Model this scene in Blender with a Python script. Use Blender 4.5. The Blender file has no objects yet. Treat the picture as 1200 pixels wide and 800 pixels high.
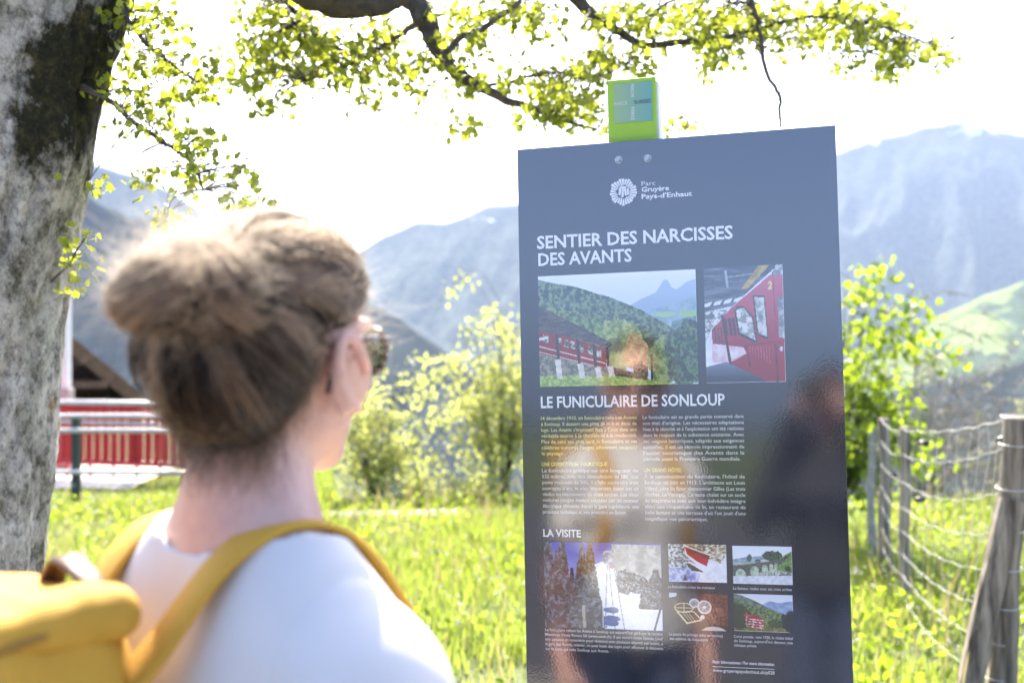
import bpy, bmesh, math, random
import numpy as np
from mathutils import Vector, Matrix

# ------------------------------------------------------------------ camera, sky, sun, exposure
scene = bpy.context.scene
COL = scene.collection
F_PX, CAM_Z = 1300.0, 1.56                    # focal length in 1200-px units, eye height
cam_d = bpy.data.cameras.new('camera'); cam = bpy.data.objects.new('camera', cam_d); COL.objects.link(cam)
cam.location = (0, 0, CAM_Z); cam.rotation_euler = (math.radians(90), 0, 0)
cam_d.sensor_width = 36.0; cam_d.lens = 36.0 * F_PX / 1200.0
cam_d.clip_start = 0.02; cam_d.clip_end = 60000
cam_d.dof.use_dof = True; cam_d.dof.focus_distance = 2.07; cam_d.dof.aperture_fstop = 3.2
scene.camera = cam

SUN_EL, SUN_AZ = math.radians(47), math.radians(-5)     # azimuth from +Y, positive to the right
world = bpy.data.worlds.new('World'); scene.world = world; world.use_nodes = True
wn = world.node_tree.nodes; wl = world.node_tree.links
sky = wn.new('ShaderNodeTexSky'); sky.sky_type = 'NISHITA'; sky.sun_disc = False
sky.sun_elevation = SUN_EL; sky.sun_rotation = SUN_AZ
sky.altitude = 900; sky.air_density = 0.5; sky.dust_density = 5.0; sky.ozone_density = 0.3
wl.new(sky.outputs[0], wn['Background'].inputs[0]); wn['Background'].inputs[1].default_value = 0.15
sun_d = bpy.data.lights.new('sun', 'SUN'); sun_d.energy = 3.4; sun_d.angle = math.radians(0.5); sun_d.color = (1.0, 0.92, 0.78)
sun = bpy.data.objects.new('sun', sun_d); COL.objects.link(sun)
SUN_DIR = Vector((math.cos(SUN_EL)*math.sin(SUN_AZ), math.cos(SUN_EL)*math.cos(SUN_AZ), math.sin(SUN_EL)))
sun.rotation_euler = SUN_DIR.to_track_quat('Z', 'Y').to_euler(); sun.location = SUN_DIR*30
vs = scene.view_settings
vs.view_transform = 'Standard'; vs.look = 'None'; vs.gamma = 1.0; vs.use_curve_mapping = False
vs.exposure = 2.8
cy = scene.cycles
cy.use_denoising = True; cy.max_bounces = 10; cy.transparent_max_bounces = 12; cy.volume_bounces = 0
cy.sample_clamp_indirect = 6.0; cy.caustics_reflective = False; cy.caustics_refractive = False

rng = np.random.default_rng(7); random.seed(7)

# ------------------------------------------------------------------ small helpers
def at(px, py, d):
    return Vector(((px-600)/F_PX*d, d, CAM_Z-(py-400)/F_PX*d))
def s2l(c):
    c = np.asarray(c, float)/255.0
    return np.where(c <= 0.04045, c/12.92, ((c+0.055)/1.055)**2.4)
def tag(o, label=None, cat=None, group=None, kind=None):
    if label: o['label'] = label
    if cat: o['category'] = cat
    if group: o['group'] = group
    if kind: o['kind'] = kind
    return o
def empty(name, loc=(0, 0, 0), rz=0.0, label=None, cat=None, group=None):
    o = bpy.data.objects.new(name, None); COL.objects.link(o); o.location = loc; o.rotation_euler = (0, 0, rz)
    o.empty_display_size = 0.1
    return tag(o, label, cat, group)
def np_mesh(name, V, Fc, mats=(), parent=None, smooth=True, attrs=None):
    """V (n,3); Fc list of index arrays, each (m,k)."""
    me = bpy.data.meshes.new(name)
    V = np.ascontiguousarray(V, dtype=np.float32)
    if not isinstance(Fc, (list, tuple)): Fc = [Fc]
    Fc = [np.asarray(f, dtype=np.int32) for f in Fc if len(f)]
    idx = np.concatenate([f.ravel() for f in Fc]); tot = np.concatenate([np.full(len(f), f.shape[1], np.int32) for f in Fc])
    start = np.concatenate([[0], np.cumsum(tot)[:-1]]).astype(np.int32)
    me.vertices.add(len(V)); me.vertices.foreach_set('co', V.ravel())
    me.loops.add(len(idx)); me.loops.foreach_set('vertex_index', idx)
    me.polygons.add(len(tot)); me.polygons.foreach_set('loop_start', start); me.polygons.foreach_set('loop_total', tot)
    if smooth: me.polygons.foreach_set('use_smooth', np.ones(len(tot), bool))
    for an, (ty, data) in (attrs or {}).items():
        a = me.attributes.new(an, ty, 'POINT')
        a.data.foreach_set('color' if 'COLOR' in ty else 'value', np.ascontiguousarray(data, dtype=np.float32).ravel())
    me.update(calc_edges=True); me.validate()
    for m in (mats if isinstance(mats, (list, tuple)) else [mats]): me.materials.append(m)
    o = bpy.data.objects.new(name, me); COL.objects.link(o)
    if parent: o.parent = parent
    return o
class MB:
    """collects boxes, tubes, discs for one mesh"""
    def __init__(s): s.V = []; s.Q = []; s.n = 0
    def add(s, V, Q):
        V = np.asarray(V, float).reshape(-1, 3)
        for q in Q: s.Q.append([i+s.n for i in q])
        s.V.append(V); s.n += len(V); return s
    def box(s, c, size, M=None, taper=0.0):
        x, y, z = [k/2 for k in size]; t = 1-taper
        P = [(-x,-y,-z),(x,-y,-z),(x,y,-z),(-x,y,-z),(-x*t,-y*t,z),(x*t,-y*t,z),(x*t,y*t,z),(-x*t,y*t,z)]
        P = [Vector(p) for p in P]
        if M is not None: P = [M @ p for p in P]
        c = Vector(c)
        return s.add([p+c for p in P], [(0,3,2,1),(4,5,6,7),(0,1,5,4),(1,2,6,5),(2,3,7,6),(3,0,4,7)])
    def tube(s, pts, rad, n=8, jit=0.0, cap=True):
        pts = [Vector(p) for p in pts]; m = len(pts)
        if not hasattr(rad, '__len__'): rad = [rad]*m
        rings = []; up = None
        for i, p in enumerate(pts):
            t = (pts[min(i+1, m-1)]-pts[max(i-1, 0)]).normalized()
            if up is None:
                up = t.orthogonal().normalized()
            up = (up - t*up.dot(t))
            up = up.normalized() if up.length > 1e-6 else t.orthogonal().normalized()
            b = t.cross(up)
            for k in range(n):
                a = 2*math.pi*k/n; r = rad[i]*(1+jit*(random.random()-.5))
                rings.append(p+(up*math.cos(a)+b*math.sin(a))*r)
        Q = [(i*n+k, i*n+(k+1) % n, (i+1)*n+(k+1) % n, (i+1)*n+k) for i in range(m-1) for k in range(n)]
        if cap: Q += [tuple(range(n-1, -1, -1)), tuple((m-1)*n+k for k in range(n))]
        return s.add(rings, Q)
    def build(s, name, mat, parent=None, smooth=False, bevel=0.0, segs=2):
        me = bpy.data.meshes.new(name); me.from_pydata(np.concatenate(s.V).tolist(), [], s.Q)
        if smooth: me.polygons.foreach_set('use_smooth', [True]*len(me.polygons))
        for m in (mat if isinstance(mat, (list, tuple)) else [mat]): me.materials.append(m)
        me.update()
        o = bpy.data.objects.new(name, me); COL.objects.link(o)
        if parent: o.parent = parent
        if bevel:
            bm = bmesh.new(); bm.from_mesh(me)
            bmesh.ops.bevel(bm, geom=list(bm.edges), offset=bevel, segments=segs, affect='EDGES', profile=0.5)
            bm.to_mesh(me); bm.free(); me.update()
        return o
def spline(P, n):
    """Catmull-Rom resample"""
    P = np.asarray([tuple(p) for p in P], float); m = len(P)
    Q = np.vstack([2*P[0]-P[1], P, 2*P[-1]-P[-2]])
    t = np.linspace(0, m-1-1e-9, n); i = t.astype(int); u = (t-i)[:, None]
    a, b, c, d = Q[i], Q[i+1], Q[i+2], Q[i+3]
    return 0.5*((2*b)+(-a+c)*u+(2*a-5*b+4*c-d)*u*u+(-a+3*b-3*c+d)*u**3)
def _hash(ix, iy, iz, seed):
    h = (ix*374761393 + iy*668265263 + iz*2147483647 + seed*974634777) & 0xffffffff
    h = ((h ^ (h >> 13))*1274126177) & 0xffffffff
    return ((h ^ (h >> 16)) & 0xffff)/65535.0
def vnoise(x, y, z=0.0, seed=0):
    x, y, z = np.broadcast_arrays(np.asarray(x, float), np.asarray(y, float), np.asarray(z, float))
    ix, iy, iz = [np.floor(a).astype(np.int64) for a in (x, y, z)]
    fx, fy, fz = x-ix, y-iy, z-iz
    fx, fy, fz = [f*f*(3-2*f) for f in (fx, fy, fz)]
    r = 0
    for dx in (0, 1):
        for dy in (0, 1):
            for dz in (0, 1):
                w = (fx if dx else 1-fx)*(fy if dy else 1-fy)*(fz if dz else 1-fz)
                r = r + w*_hash(ix+dx, iy+dy, iz+dz, seed)
    return r
def fbm(x, y, z=0.0, seed=0, oct=4, gain=0.5):
    r = 0; a = 1; s = 0
    for o in range(oct):
        r = r+a*vnoise(np.asarray(x)*2**o, np.asarray(y)*2**o, np.asarray(z)*2**o, seed+o*17); s += a; a *= gain
    return r/s

# ------------------------------------------------------------------ materials
def new_mat(name):
    m = bpy.data.materials.new(name); m.use_nodes = True
    nt = m.node_tree; b = nt.nodes['Principled BSDF']
    return m, nt, b
def ramp(nt, fac, stops):
    r = nt.nodes.new('ShaderNodeValToRGB'); e = r.color_ramp.elements
    while len(e) < len(stops): e.new(0.5)
    for k, (p, c) in zip(e, stops):
        k.position = p; k.color = (*c, 1) if len(c) == 3 else c
    nt.links.new(fac, r.inputs[0]); return r.outputs[0]
def noise_node(nt, scale, detail=5, rough=0.6, coord='Object', stretch=None, dist=0.0):
    tc = nt.nodes.new('ShaderNodeTexCoord'); src = tc.outputs[coord]
    if stretch:
        mp = nt.nodes.new('ShaderNodeMapping'); mp.inputs['Scale'].default_value = stretch
        nt.links.new(src, mp.inputs[0]); src = mp.outputs[0]
    n = nt.nodes.new('ShaderNodeTexNoise'); n.inputs['Scale'].default_value = scale
    n.inputs['Detail'].default_value = detail; n.inputs['Roughness'].default_value = rough; n.inputs['Distortion'].default_value = dist
    nt.links.new(src, n.inputs['Vector']); return n.outputs[0]
def bump(nt, b, height, strength, dist=0.01):
    bp = nt.nodes.new('ShaderNodeBump'); bp.inputs['Strength'].default_value = strength; bp.inputs['Distance'].default_value = dist
    nt.links.new(height, bp.inputs['Height']); nt.links.new(bp.outputs[0], b.inputs['Normal']); return bp
def mat(name, c1, c2=None, scale=20, rough=0.6, bstr=0.0, bscale=None, bdist=0.01, stretch=None, metal=0.0, spec=0.5, lo=0.35, hi=0.65):
    m, nt, b = new_mat(name)
    b.inputs['Roughness'].default_value = rough; b.inputs['Metallic'].default_value = metal
    b.inputs['Specular IOR Level'].default_value = spec
    c2 = c2 or tuple(k*0.8 for k in c1)
    n = noise_node(nt, scale, stretch=stretch)
    nt.links.new(ramp(nt, n, [(lo, c1), (hi, c2)]), b.inputs['Base Color'])
    if bstr:
        bump(nt, b, noise_node(nt, bscale or scale, 6, stretch=stretch), bstr, bdist)
    return m
def leaf_mat(name, c1, c2, trans, t_fac=0.5):
    m, nt, b = new_mat(name)
    at_ = nt.nodes.new('ShaderNodeAttribute'); at_.attribute_name = 'tint'
    col = ramp(nt, at_.outputs['Fac'], [(0, c1), (1, c2)])
    nt.links.new(col, b.inputs['Base Color']); b.inputs['Roughness'].default_value = 0.5
    tr = nt.nodes.new('ShaderNodeBsdfTranslucent'); mx = nt.nodes.new('ShaderNodeMixShader')
    tcol = ramp(nt, at_.outputs['Fac'], [(0, tuple(k*0.75 for k in trans)), (1, trans)])
    nt.links.new(tcol, tr.inputs[0]); mx.inputs[0].default_value = t_fac
    out = nt.nodes['Material Output']
    nt.links.new(b.outputs[0], mx.inputs[1]); nt.links.new(tr.outputs[0], mx.inputs[2]); nt.links.new(mx.outputs[0], out.inputs[0])
    return m
M = {}
M['maple'] = leaf_mat('maple_leaf', (0.05, 0.085, 0.012), (0.10, 0.13, 0.02), (0.40, 0.46, 0.04), 0.57)
M['pale_leaf'] = leaf_mat('pale_leaf', (0.13, 0.17, 0.05), (0.24, 0.27, 0.09), (0.58, 0.62, 0.17), 0.55)
M['bush_leaf'] = leaf_mat('bush_leaf', (0.06, 0.12, 0.015), (0.10, 0.16, 0.02), (0.34, 0.46, 0.03), 0.6)
M['grass'] = leaf_mat('grass_blade', (0.055, 0.105, 0.022), (0.12, 0.15, 0.045), (0.37, 0.46, 0.07), 0.55)
M['straw'] = leaf_mat('straw_stalk', (0.20, 0.16, 0.07), (0.32, 0.27, 0.13), (0.35, 0.30, 0.12), 0.4)
M['white_petal'] = leaf_mat('white_petal', (0.6, 0.6, 0.55), (0.75, 0.75, 0.7), (0.5, 0.5, 0.45), 0.4)

# ------------------------------------------------------------------ ground, path, forecourt, valley
def smooth01(t): t = np.clip(t, 0, 1); return t*t*(3-2*t)
def ground_z(x, y):
    x = np.asarray(x, float); y = np.asarray(y, float)
    edge = 10.4 + 13*smooth01((-1.7-x)/1.6) + 0.25*np.sin(x*1.3)
    over = np.maximum(y-edge, 0)
    drop = -0.42*over*smooth01(over/2.0)
    drop = np.where(drop < -250, -250+(drop+250)*0.02, drop)
    z = (fbm(x*0.35, y*0.35, seed=3, oct=3)-0.5)*0.10*smooth01((y-2.6)/1.5)*smooth01((x+2.4)*0.8+1)
    far = np.maximum(np.hypot(x, y)-60, 0)
    rel = fbm(x*0.004, y*0.004, seed=9, oct=4)-0.5
    return z + drop + rel*np.minimum(far*0.05, 30)
def build_ground():
    # polar sheet: fine near the camera, coarse to the horizon, all the way round
    R = np.concatenate([[0.01], np.linspace(0.4, 16, 66), np.geomspace(17, 14000, 60)])
    A = np.linspace(0, 2*math.pi, 181)[:-1]
    rr, aa = np.meshgrid(R, A, indexing='ij')
    x = rr*np.sin(aa); y = rr*np.cos(aa)+0.0
    V = np.stack([x, y, ground_z(x, y)], -1).reshape(-1, 3)
    n = len(A); i, j = np.meshgrid(np.arange(len(R)-1), np.arange(n), indexing='ij'); j2 = (j+1) % n
    Q = np.stack([i*n+j, i*n+j2, (i+1)*n+j2, (i+1)*n+j], -1).reshape(-1, 4)
    m, nt, b = new_mat('meadow_soil')
    b.inputs['Roughness'].default_value = 0.9
    nz = noise_node(nt, 3.0, 6); big = noise_node(nt, 0.006, 5)
    g = ramp(nt, nz, [(0.3, (0.035, 0.055, 0.012)), (0.7, (0.075, 0.095, 0.02))])
    f = ramp(nt, big, [(0.45, (0.02, 0.035, 0.016)), (0.6, (0.09, 0.12, 0.035))])
    geo = nt.nodes.new('ShaderNodeNewGeometry'); sep = nt.nodes.new('ShaderNodeSeparateXYZ'); nt.links.new(geo.outputs['Position'], sep.inputs[0])
    mr = nt.nodes.new('ShaderNodeMapRange'); mr.inputs[1].default_value = -6; mr.inputs[2].default_value = -30
    nt.links.new(sep.outputs[2], mr.inputs[0])
    mx = nt.nodes.new('ShaderNodeMixRGB'); nt.links.new(mr.outputs[0], mx.inputs[0]); nt.links.new(g, mx.inputs[1]); nt.links.new(f, mx.inputs[2])
    nt.links.new(mx.outputs[0], b.inputs['Base Color'])
    bump(nt, b, noise_node(nt, 25, 5), 0.6, 0.03)
    return tag(np_mesh('ground', V, Q, m), 'grassy hilltop ground dropping to the valley', kind='structure')
build_ground()
def sheet(name, xs, ys, dz, m, edge_jit=0.0, seed=1):
    """a strip of ground following the relief; xs, ys: functions of (s,t) in 0..1"""
    n, k = 60, 14
    s, t = np.meshgrid(np.linspace(0, 1, n), np.linspace(0, 1, k), indexing='ij')
    x, y = xs(s, t), ys(s, t)
    if edge_jit:
        w = (fbm(s*14, t*0+seed, seed=seed)-.5)*edge_jit; y = y+w*(2*t-1)
    V = np.stack([x, y, ground_z(x, y)+dz+0.03*np.sin(np.pi*t)*np.minimum(1, dz*40)], -1).reshape(-1, 3)
    i, j = np.meshgrid(np.arange(n-1), np.arange(k-1), indexing='ij')
    Q = np.stack([i*k+j, (i+1)*k+j, (i+1)*k+j+1, i*k+j+1], -1).reshape(-1, 4)
    return tag(np_mesh(name, V, Q, m), kind='structure')
M['gravel'] = mat('gravel', (0.40, 0.365, 0.32), (0.27, 0.245, 0.21), 60, 0.95, 0.8, 90, 0.01)
M['pale_gravel'] = mat('pale_gravel', (0.55, 0.52, 0.47), (0.36, 0.34, 0.30), 40, 0.95, 0.6, 60, 0.01)
sheet('footpath', lambda s, t: -2.6+3.4*s, lambda s, t: 9.75+0.35*t+0.15*np.sin(s*3), 0.012, M['pale_gravel'], 0.1, 2)
M['asphalt'] = mat('worn_asphalt', (0.06, 0.06, 0.064), (0.04, 0.04, 0.043), 40, 0.9, 0.5, 120, 0.005)
sheet('bounce_gravel', lambda s, t: -3.4+8*s, lambda s, t: -1.5+4.7*t, 0.02, M['gravel'], 0.0, 5)  # unseen pale ground, added to bounce light onto the woman and the trunk
sheet('dark_mirror_ground', lambda s, t: -16+32*s, lambda s, t: -16+14.4*t, 0.02, M['asphalt'], 0.0, 6)  # unseen dark ground, added so the board mirrors a dark background
sheet('forecourt', lambda s, t: -14+10*s, lambda s, t: 11.6+2.4*t, 0.02, M['pale_gravel'], 0.3, 8)

# ------------------------------------------------------------------ mountains
def mountain_mat(name, forest, rock, meadow, snow_z=None, snow_w=150, meadow_lo=0.56, fs=0.004):
    m, nt, b = new_mat(name); b.inputs['Roughness'].default_value = 0.95; b.inputs['Specular IOR Level'].default_value = 0.1
    big = noise_node(nt, fs, 6, 0.6, 'Object'); fine = noise_node(nt, fs*14, 4, 0.7, 'Object')
    fcol = ramp(nt, fine, [(0.40, tuple(k*0.3 for k in forest)), (0.60, tuple(k*2.2 for k in forest))])
    msk = ramp(nt, big, [(meadow_lo, (0, 0, 0)), (meadow_lo+0.03, (1, 1, 1))])
    mx = nt.nodes.new('ShaderNodeMixRGB'); nt.links.new(msk, mx.inputs[0]); nt.links.new(fcol, mx.inputs[1]); mx.inputs[2].default_value = (*meadow, 1)
    col = mx.outputs[0]
    if snow_z is not None:
        geo = nt.nodes.new('ShaderNodeNewGeometry'); sep = nt.nodes.new('ShaderNodeSeparateXYZ'); nt.links.new(geo.outputs['Position'], sep.inputs[0])
        def hmask(z0, w, nsrc, amt):
            a = nt.nodes.new('ShaderNodeMath'); a.operation = 'MULTIPLY_ADD'; nt.links.new(nsrc, a.inputs[0]); a.inputs[1].default_value = amt; nt.links.new(sep.outputs[2], a.inputs[2])
            r = nt.nodes.new('ShaderNodeMapRange'); nt.links.new(a.outputs[0], r.inputs[0]); r.inputs[1].default_value = z0+amt*0.5; r.inputs[2].default_value = z0+amt*0.5+w
            return r.outputs[0]
        n2 = noise_node(nt, fs*1.6, 6, 0.65, 'Object', dist=0.8)
        m2 = nt.nodes.new('ShaderNodeMixRGB'); nt.links.new(hmask(snow_z-snow_w*1.2, snow_w, big, snow_w*2), m2.inputs[0]); nt.links.new(col, m2.inputs[1]); m2.inputs[2].default_value = (*rock, 1)
        m3 = nt.nodes.new('ShaderNodeMixRGB'); nt.links.new(hmask(snow_z, snow_w*0.3, n2, snow_w*9), m3.inputs[0]); nt.links.new(m2.outputs[0], m3.inputs[1]); m3.inputs[2].default_value = (0.6, 0.62, 0.66, 1)
        col = m3.outputs[0]
    nt.links.new(col, b.inputs['Base Color'])
    return m
def ridge(name, prof, dist, base, m, label, rough=6.0, spur=0.16, seed=1, run=0.3, skew=0.0, nx=260):
    prof = np.asarray(prof, float)
    px = np.linspace(prof[0, 0], prof[-1, 0], nx); py = np.interp(px, prof[:, 0], prof[:, 1])
    k = np.array([1, 2, 3, 2, 1.]); py = np.convolve(np.pad(py, 2, 'edge'), k/k.sum(), 'valid')
    py = py + (fbm(px/28, px*0, seed=seed, oct=5, gain=0.6)-0.5)*rough
    D = dist*(1+skew*(px-600)/1000)
    X = (px-600)/F_PX*D; Z = CAM_Z+(400-py)/F_PX*D
    rows = []
    for s in np.concatenate([np.linspace(-0.5, -0.06, 8), np.linspace(0, 1, 64)]):
        if s < 0:
            z = Z+(base-Z)*(-s)*1.4; y = D*(1-s*0.5)
        else:
            fall = s**0.9
            sp = (np.abs(fbm(X/dist*16+s*1.1, s*1.6+X*0, seed=seed+5, oct=5, gain=0.55)-0.5)*2)
            z = Z+(base-Z)*fall - (Z-base)*spur*(sp-0.25)*np.sin(np.pi*min(1, s*1.1+0.02))
            y = D*(1-run*s)
        rows.append(np.stack([X*(y/D)**0.4, y, z], -1))
    V = np.concatenate(rows); n = nx
    i, j = np.meshgrid(np.arange(len(rows)-1), np.arange(n-1), indexing='ij')
    Q = np.stack([i*n+j, (i+1)*n+j, (i+1)*n+j+1, i*n+j+1], -1).reshape(-1, 4)[:, ::-1]
    return tag(np_mesh(name, V, Q, m), label, kind='structure')
m_far = mountain_mat('far_alp', (0.025, 0.035, 0.024), (0.06, 0.06, 0.06), (0.07, 0.10, 0.035), 1240, 120, 0.62, 0.0022)
m_mid = mountain_mat('middle_alp', (0.022, 0.033, 0.022), (0.07, 0.07, 0.068), (0.06, 0.08, 0.03), 650, 70, 0.68, 0.003)
m_left = mountain_mat('left_alp', (0.022, 0.033, 0.024), (0.07, 0.07, 0.07), (0.09, 0.12, 0.05), 2000, 90, 0.64, 0.004)
m_forest = mountain_mat('forest_hill', (0.006, 0.013, 0.010), (0.1, 0.1, 0.1), (0.03, 0.05, 0.02), None, 0, 0.82, 0.012)
m_meadow = mountain_mat('meadow_hill', (0.03, 0.05, 0.02), (0.1, 0.1, 0.1), (0.16, 0.21, 0.06), None, 0, 0.47, 0.0045)
ridge('mountain', [(560, 260), (700, 215), (820, 225), (900, 205), (980, 180), (1012, 166), (1045, 160), (1085, 147), (1132, 141), (1165, 152), (1205, 160), (1290, 168), (1420, 210), (1600, 260)], 6500, -420, m_far, 'high alpine massif with snow bands', 5, 0.2, 3)
ridge('mountain', [(250, 375), (330, 338), (385, 312), (412, 299), (450, 277), (488, 260), (520, 262), (546, 254), (570, 242), (606, 238), (660, 246), (740, 285), (850, 320), (980, 370)], 5200, -420, m_mid, 'middle alpine ridge with snow streaked crest', 4, 0.18, 11)
ridge('mountain', [(-420, 90), (-200, 130), (-60, 165), (40, 178), (85, 186), (118, 192), (152, 204), (200, 225), (260, 262), (330, 300), (430, 350), (540, 410)], 4200, -380, m_left, 'pale blue mountain beside the tree trunk', 5, 0.18, 23)
ridge('mountain', [(-400, 150), (-150, 190), (20, 200), (85, 214), (120, 238), (150, 258), (180, 256), (215, 268), (260, 290), (330, 320), (400, 348), (442, 362), (470, 374), (500, 398), (532, 416), (562, 442), (600, 478), (700, 540), (800, 600)], 2000, -330, m_forest, 'dark forested ridge falling to the valley', 7, 0.22, 31)
ridge('hill', [(820, 455), (930, 445), (1000, 420), (1062, 388), (1110, 366), (1160, 345), (1200, 330), (1290, 300), (1420, 270), (1600, 240)], 2900, -330, m_meadow, 'meadow covered hill shoulder', 5, 0.16, 47, run=0.4)
ridge('hill', [(700, 560), (850, 520), (960, 490), (1020, 470), (1080, 452), (1130, 440), (1200, 425), (1320, 390), (1500, 350)], 1700, -330, m_forest, 'wooded lower hillside', 6, 0.2, 53, run=0.4)

# the air between here and the mountains
m, nt, b = new_mat('haze_air'); nt.nodes.remove(b)
pv = nt.nodes.new('ShaderNodeVolumePrincipled'); pv.inputs['Color'].default_value = (0.275, 0.36, 0.53, 1); pv.inputs['Density'].default_value = 9.0e-5
pv.inputs['Anisotropy'].default_value = 0.25
nt.links.new(pv.outputs[0], nt.nodes['Material Output'].inputs['Volume'])
hz = MB().box((0, 0, 440), (34000, 34000, 1880)).build('haze', m); tag(hz, 'pale blue mountain haze', kind='stuff')

# ------------------------------------------------------------------ information board
YAW, PITCH, ROLL = math.radians(15.07), math.radians(2.44), math.radians(1.71)
u0 = np.array([math.cos(YAW), -math.sin(YAW), 0]); n0 = np.array([math.sin(YAW), math.cos(YAW), 0]); v0 = np.array([0, 0, 1.0])
v1 = v0*math.cos(PITCH)+n0*math.sin(PITCH); BN = n0*math.cos(PITCH)-v0*math.sin(PITCH)
BU = u0*math.cos(ROLL)+v1*math.sin(ROLL); BV = v1*math.cos(ROLL)-u0*math.sin(ROLL)
BC = np.array([200/F_PX, 1, 0])*2.077+np.array([0, 0, CAM_Z])
def uv(px, py, lift=0.0):
    """place on the board's face (metres along its width and height)"""
    d = np.array([(px-600)/F_PX, 1, -(py-400)/F_PX]); o = np.array([0, 0, CAM_Z])
    t = ((BC-BN*lift)-o).dot(BN)/d.dot(BN); X = o+d*t-BC
    return X.dot(BU), X.dot(BV)
board = empty('information_board', label='tall dark grey trail information board on a green post', cat='sign')
board.matrix_world = Matrix(((BU[0], BN[0], BV[0], BC[0]), (BU[1], BN[1], BV[1], BC[1]), (BU[2], BN[2], BV[2], BC[2]), (0, 0, 0, 1)))
# local frame of the board: X right, Y into the board (away from the reader), Z up; face at y = 0
def gloss(nt, b, strength=0.022):
    b.inputs['Roughness'].default_value = 0.12; b.inputs['IOR'].default_value = 1.5
    b.inputs['Coat Weight'].default_value = 1.0; b.inputs['Coat Roughness'].default_value = 0.03; b.inputs['Coat IOR'].default_value = 1.97
    tc = nt.nodes.new('ShaderNodeTexCoord')
    n = nt.nodes.new('ShaderNodeTexNoise'); n.inputs['Scale'].default_value = 260; n.inputs['Detail'].default_value = 2
    n2 = nt.nodes.new('ShaderNodeTexNoise'); n2.inputs['Scale'].default_value = 5; n2.inputs['Detail'].default_value = 2
    geo = nt.nodes.new('ShaderNodeNewGeometry')
    for k in (n, n2): nt.links.new(geo.outputs['Position'], k.inputs['Vector'])
    bp = nt.nodes.new('ShaderNodeBump'); bp.inputs['Strength'].default_value = strength; bp.inputs['Distance'].default_value = 0.004
    b2 = nt.nodes.new('ShaderNodeBump'); b2.inputs['Strength'].default_value = 0.03; b2.inputs['Distance'].default_value = 0.02
    nt.links.new(n.outputs[0], bp.inputs['Height']); nt.links.new(n2.outputs[0], b2.inputs['Height']); nt.links.new(b2.outputs[0], bp.inputs['Normal'])
    nt.links.new(bp.outputs[0], b.inputs['Coat Normal']); 
def print_mat(name, c):
    m, nt, b = new_mat(name); gloss(nt, b); b.inputs['Base Color'].default_value = (*c, 1); return m
m_panel, nt, b = new_mat('slate_panel'); gloss(nt, b)
sp = noise_node(nt, 55, 3, 0.5); st = noise_node(nt, 3, 5, 0.6, stretch=(1, 1, 0.3))
base = ramp(nt, st, [(0.3, (0.010, 0.013, 0.022)), (0.7, (0.013, 0.016, 0.026))])
spk = ramp(nt, sp, [(0.245, (0.25, 0.25, 0.25)), (0.27, (1, 1, 1))])
mx = nt.nodes.new('ShaderNodeMixRGB'); mx.blend_type = 'MULTIPLY'; mx.inputs[0].default_value = 1; nt.links.new(base, mx.inputs[1]); nt.links.new(spk, mx.inputs[2])
nt.links.new(mx.outputs[0], b.inputs['Base Color'])
uL, uR = uv(606, 175)[0], uv(979, 147)[0]; vT = 0.5*(uv(606, 175)[1]+uv(979, 147)[1]); vB = vT-1.72
MB().box(((uL+uR)/2, 0.002, (vT+vB)/2), (uR-uL, 0.004, vT-vB)).build('panel', m_panel, board, bevel=0.0006, segs=1)

# --- lettering
def text_mesh(body, bold):
    cu = bpy.data.curves.new('lettering', 'FONT'); cu.body = body; cu.size = 1.0; cu.offset = bold; cu.resolution_u = 2
    cu.fill_mode = 'FRONT'
    o = bpy.data.objects.new('tmp', cu); COL.objects.link(o)
    dg = bpy.context.evaluated_depsgraph_get(); me = bpy.data.meshes.new_from_object(o.evaluated_get(dg))
    bpy.data.objects.remove(o); bpy.data.curves.remove(cu)
    n = len(me.vertices); co = np.empty(n*3, np.float32); me.vertices.foreach_get('co', co); co = co.reshape(-1, 3)
    F = [tuple(p.vertices) for p in me.polygons]; bpy.data.meshes.remove(me)
    return co, F
m_white = print_mat('white_print', (0.60, 0.62, 0.64)); m_lime = print_mat('lime_print', (0.52, 0.56, 0.20)); m_soft = print_mat('soft_white_print', (0.46, 0.48, 0.50))
CAP = 0.682
def letters(name, rows, m, bold=0.0, cap_px=None, parent=None, yoff=-0.0006):
    """rows: (text, x0, y0, x1, y1, cap height px) baseline from (x0,y0) to x1 in photograph units on the board face"""
    V = []; Fs = []; n = 0
    for (s, x0, y0, x1, y1, ch) in rows:
        co, F = text_mesh(s, bold)
        a = np.array(uv(x0, y0)); c = np.array(uv(x1, y1)); a[1] = c[1] = (a[1]+c[1])/2
        h = abs(uv(x0, y0)[1]-uv(x0, y0-ch)[1]); k = h/CAP
        xmn, xmx = co[:, 0].min(), co[:, 0].max(); kx = (c[0]-a[0])/(xmx-xmn)
        P = np.stack([a[0]+(co[:, 0]-xmn)*kx, np.full(len(co), yoff), a[1]+co[:, 1]*k], -1)
        V.append(P); Fs += [tuple(i+n for i in f) for f in F]; n += len(co)
    me = bpy.data.meshes.new(name); me.from_pydata(np.concatenate(V).tolist(), [], Fs); me.materials.append(m)
    o = bpy.data.objects.new(name, me); COL.objects.link(o); o.parent = parent or board; return o
tag(letters('title_lettering', [('SENTIER DES NARCISSES', 629.5, 290.5, 859, 280.5, 14.2), ('DES AVANTS', 631, 311, 740.5, 306.5, 14.0)], m_white, 0.022), 'large white title reading SENTIER DES NARCISSES DES AVANTS')
letters('heading_lettering', [('LE FUNICULAIRE DE SONLOUP', 634, 478.2, 849.5, 473.8, 12.6)], m_white, 0.02)
letters('heading_lettering', [('LA VISITE', 636.8, 628.3, 680.8, 628.8, 8.3)], m_white, 0.02)
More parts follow.
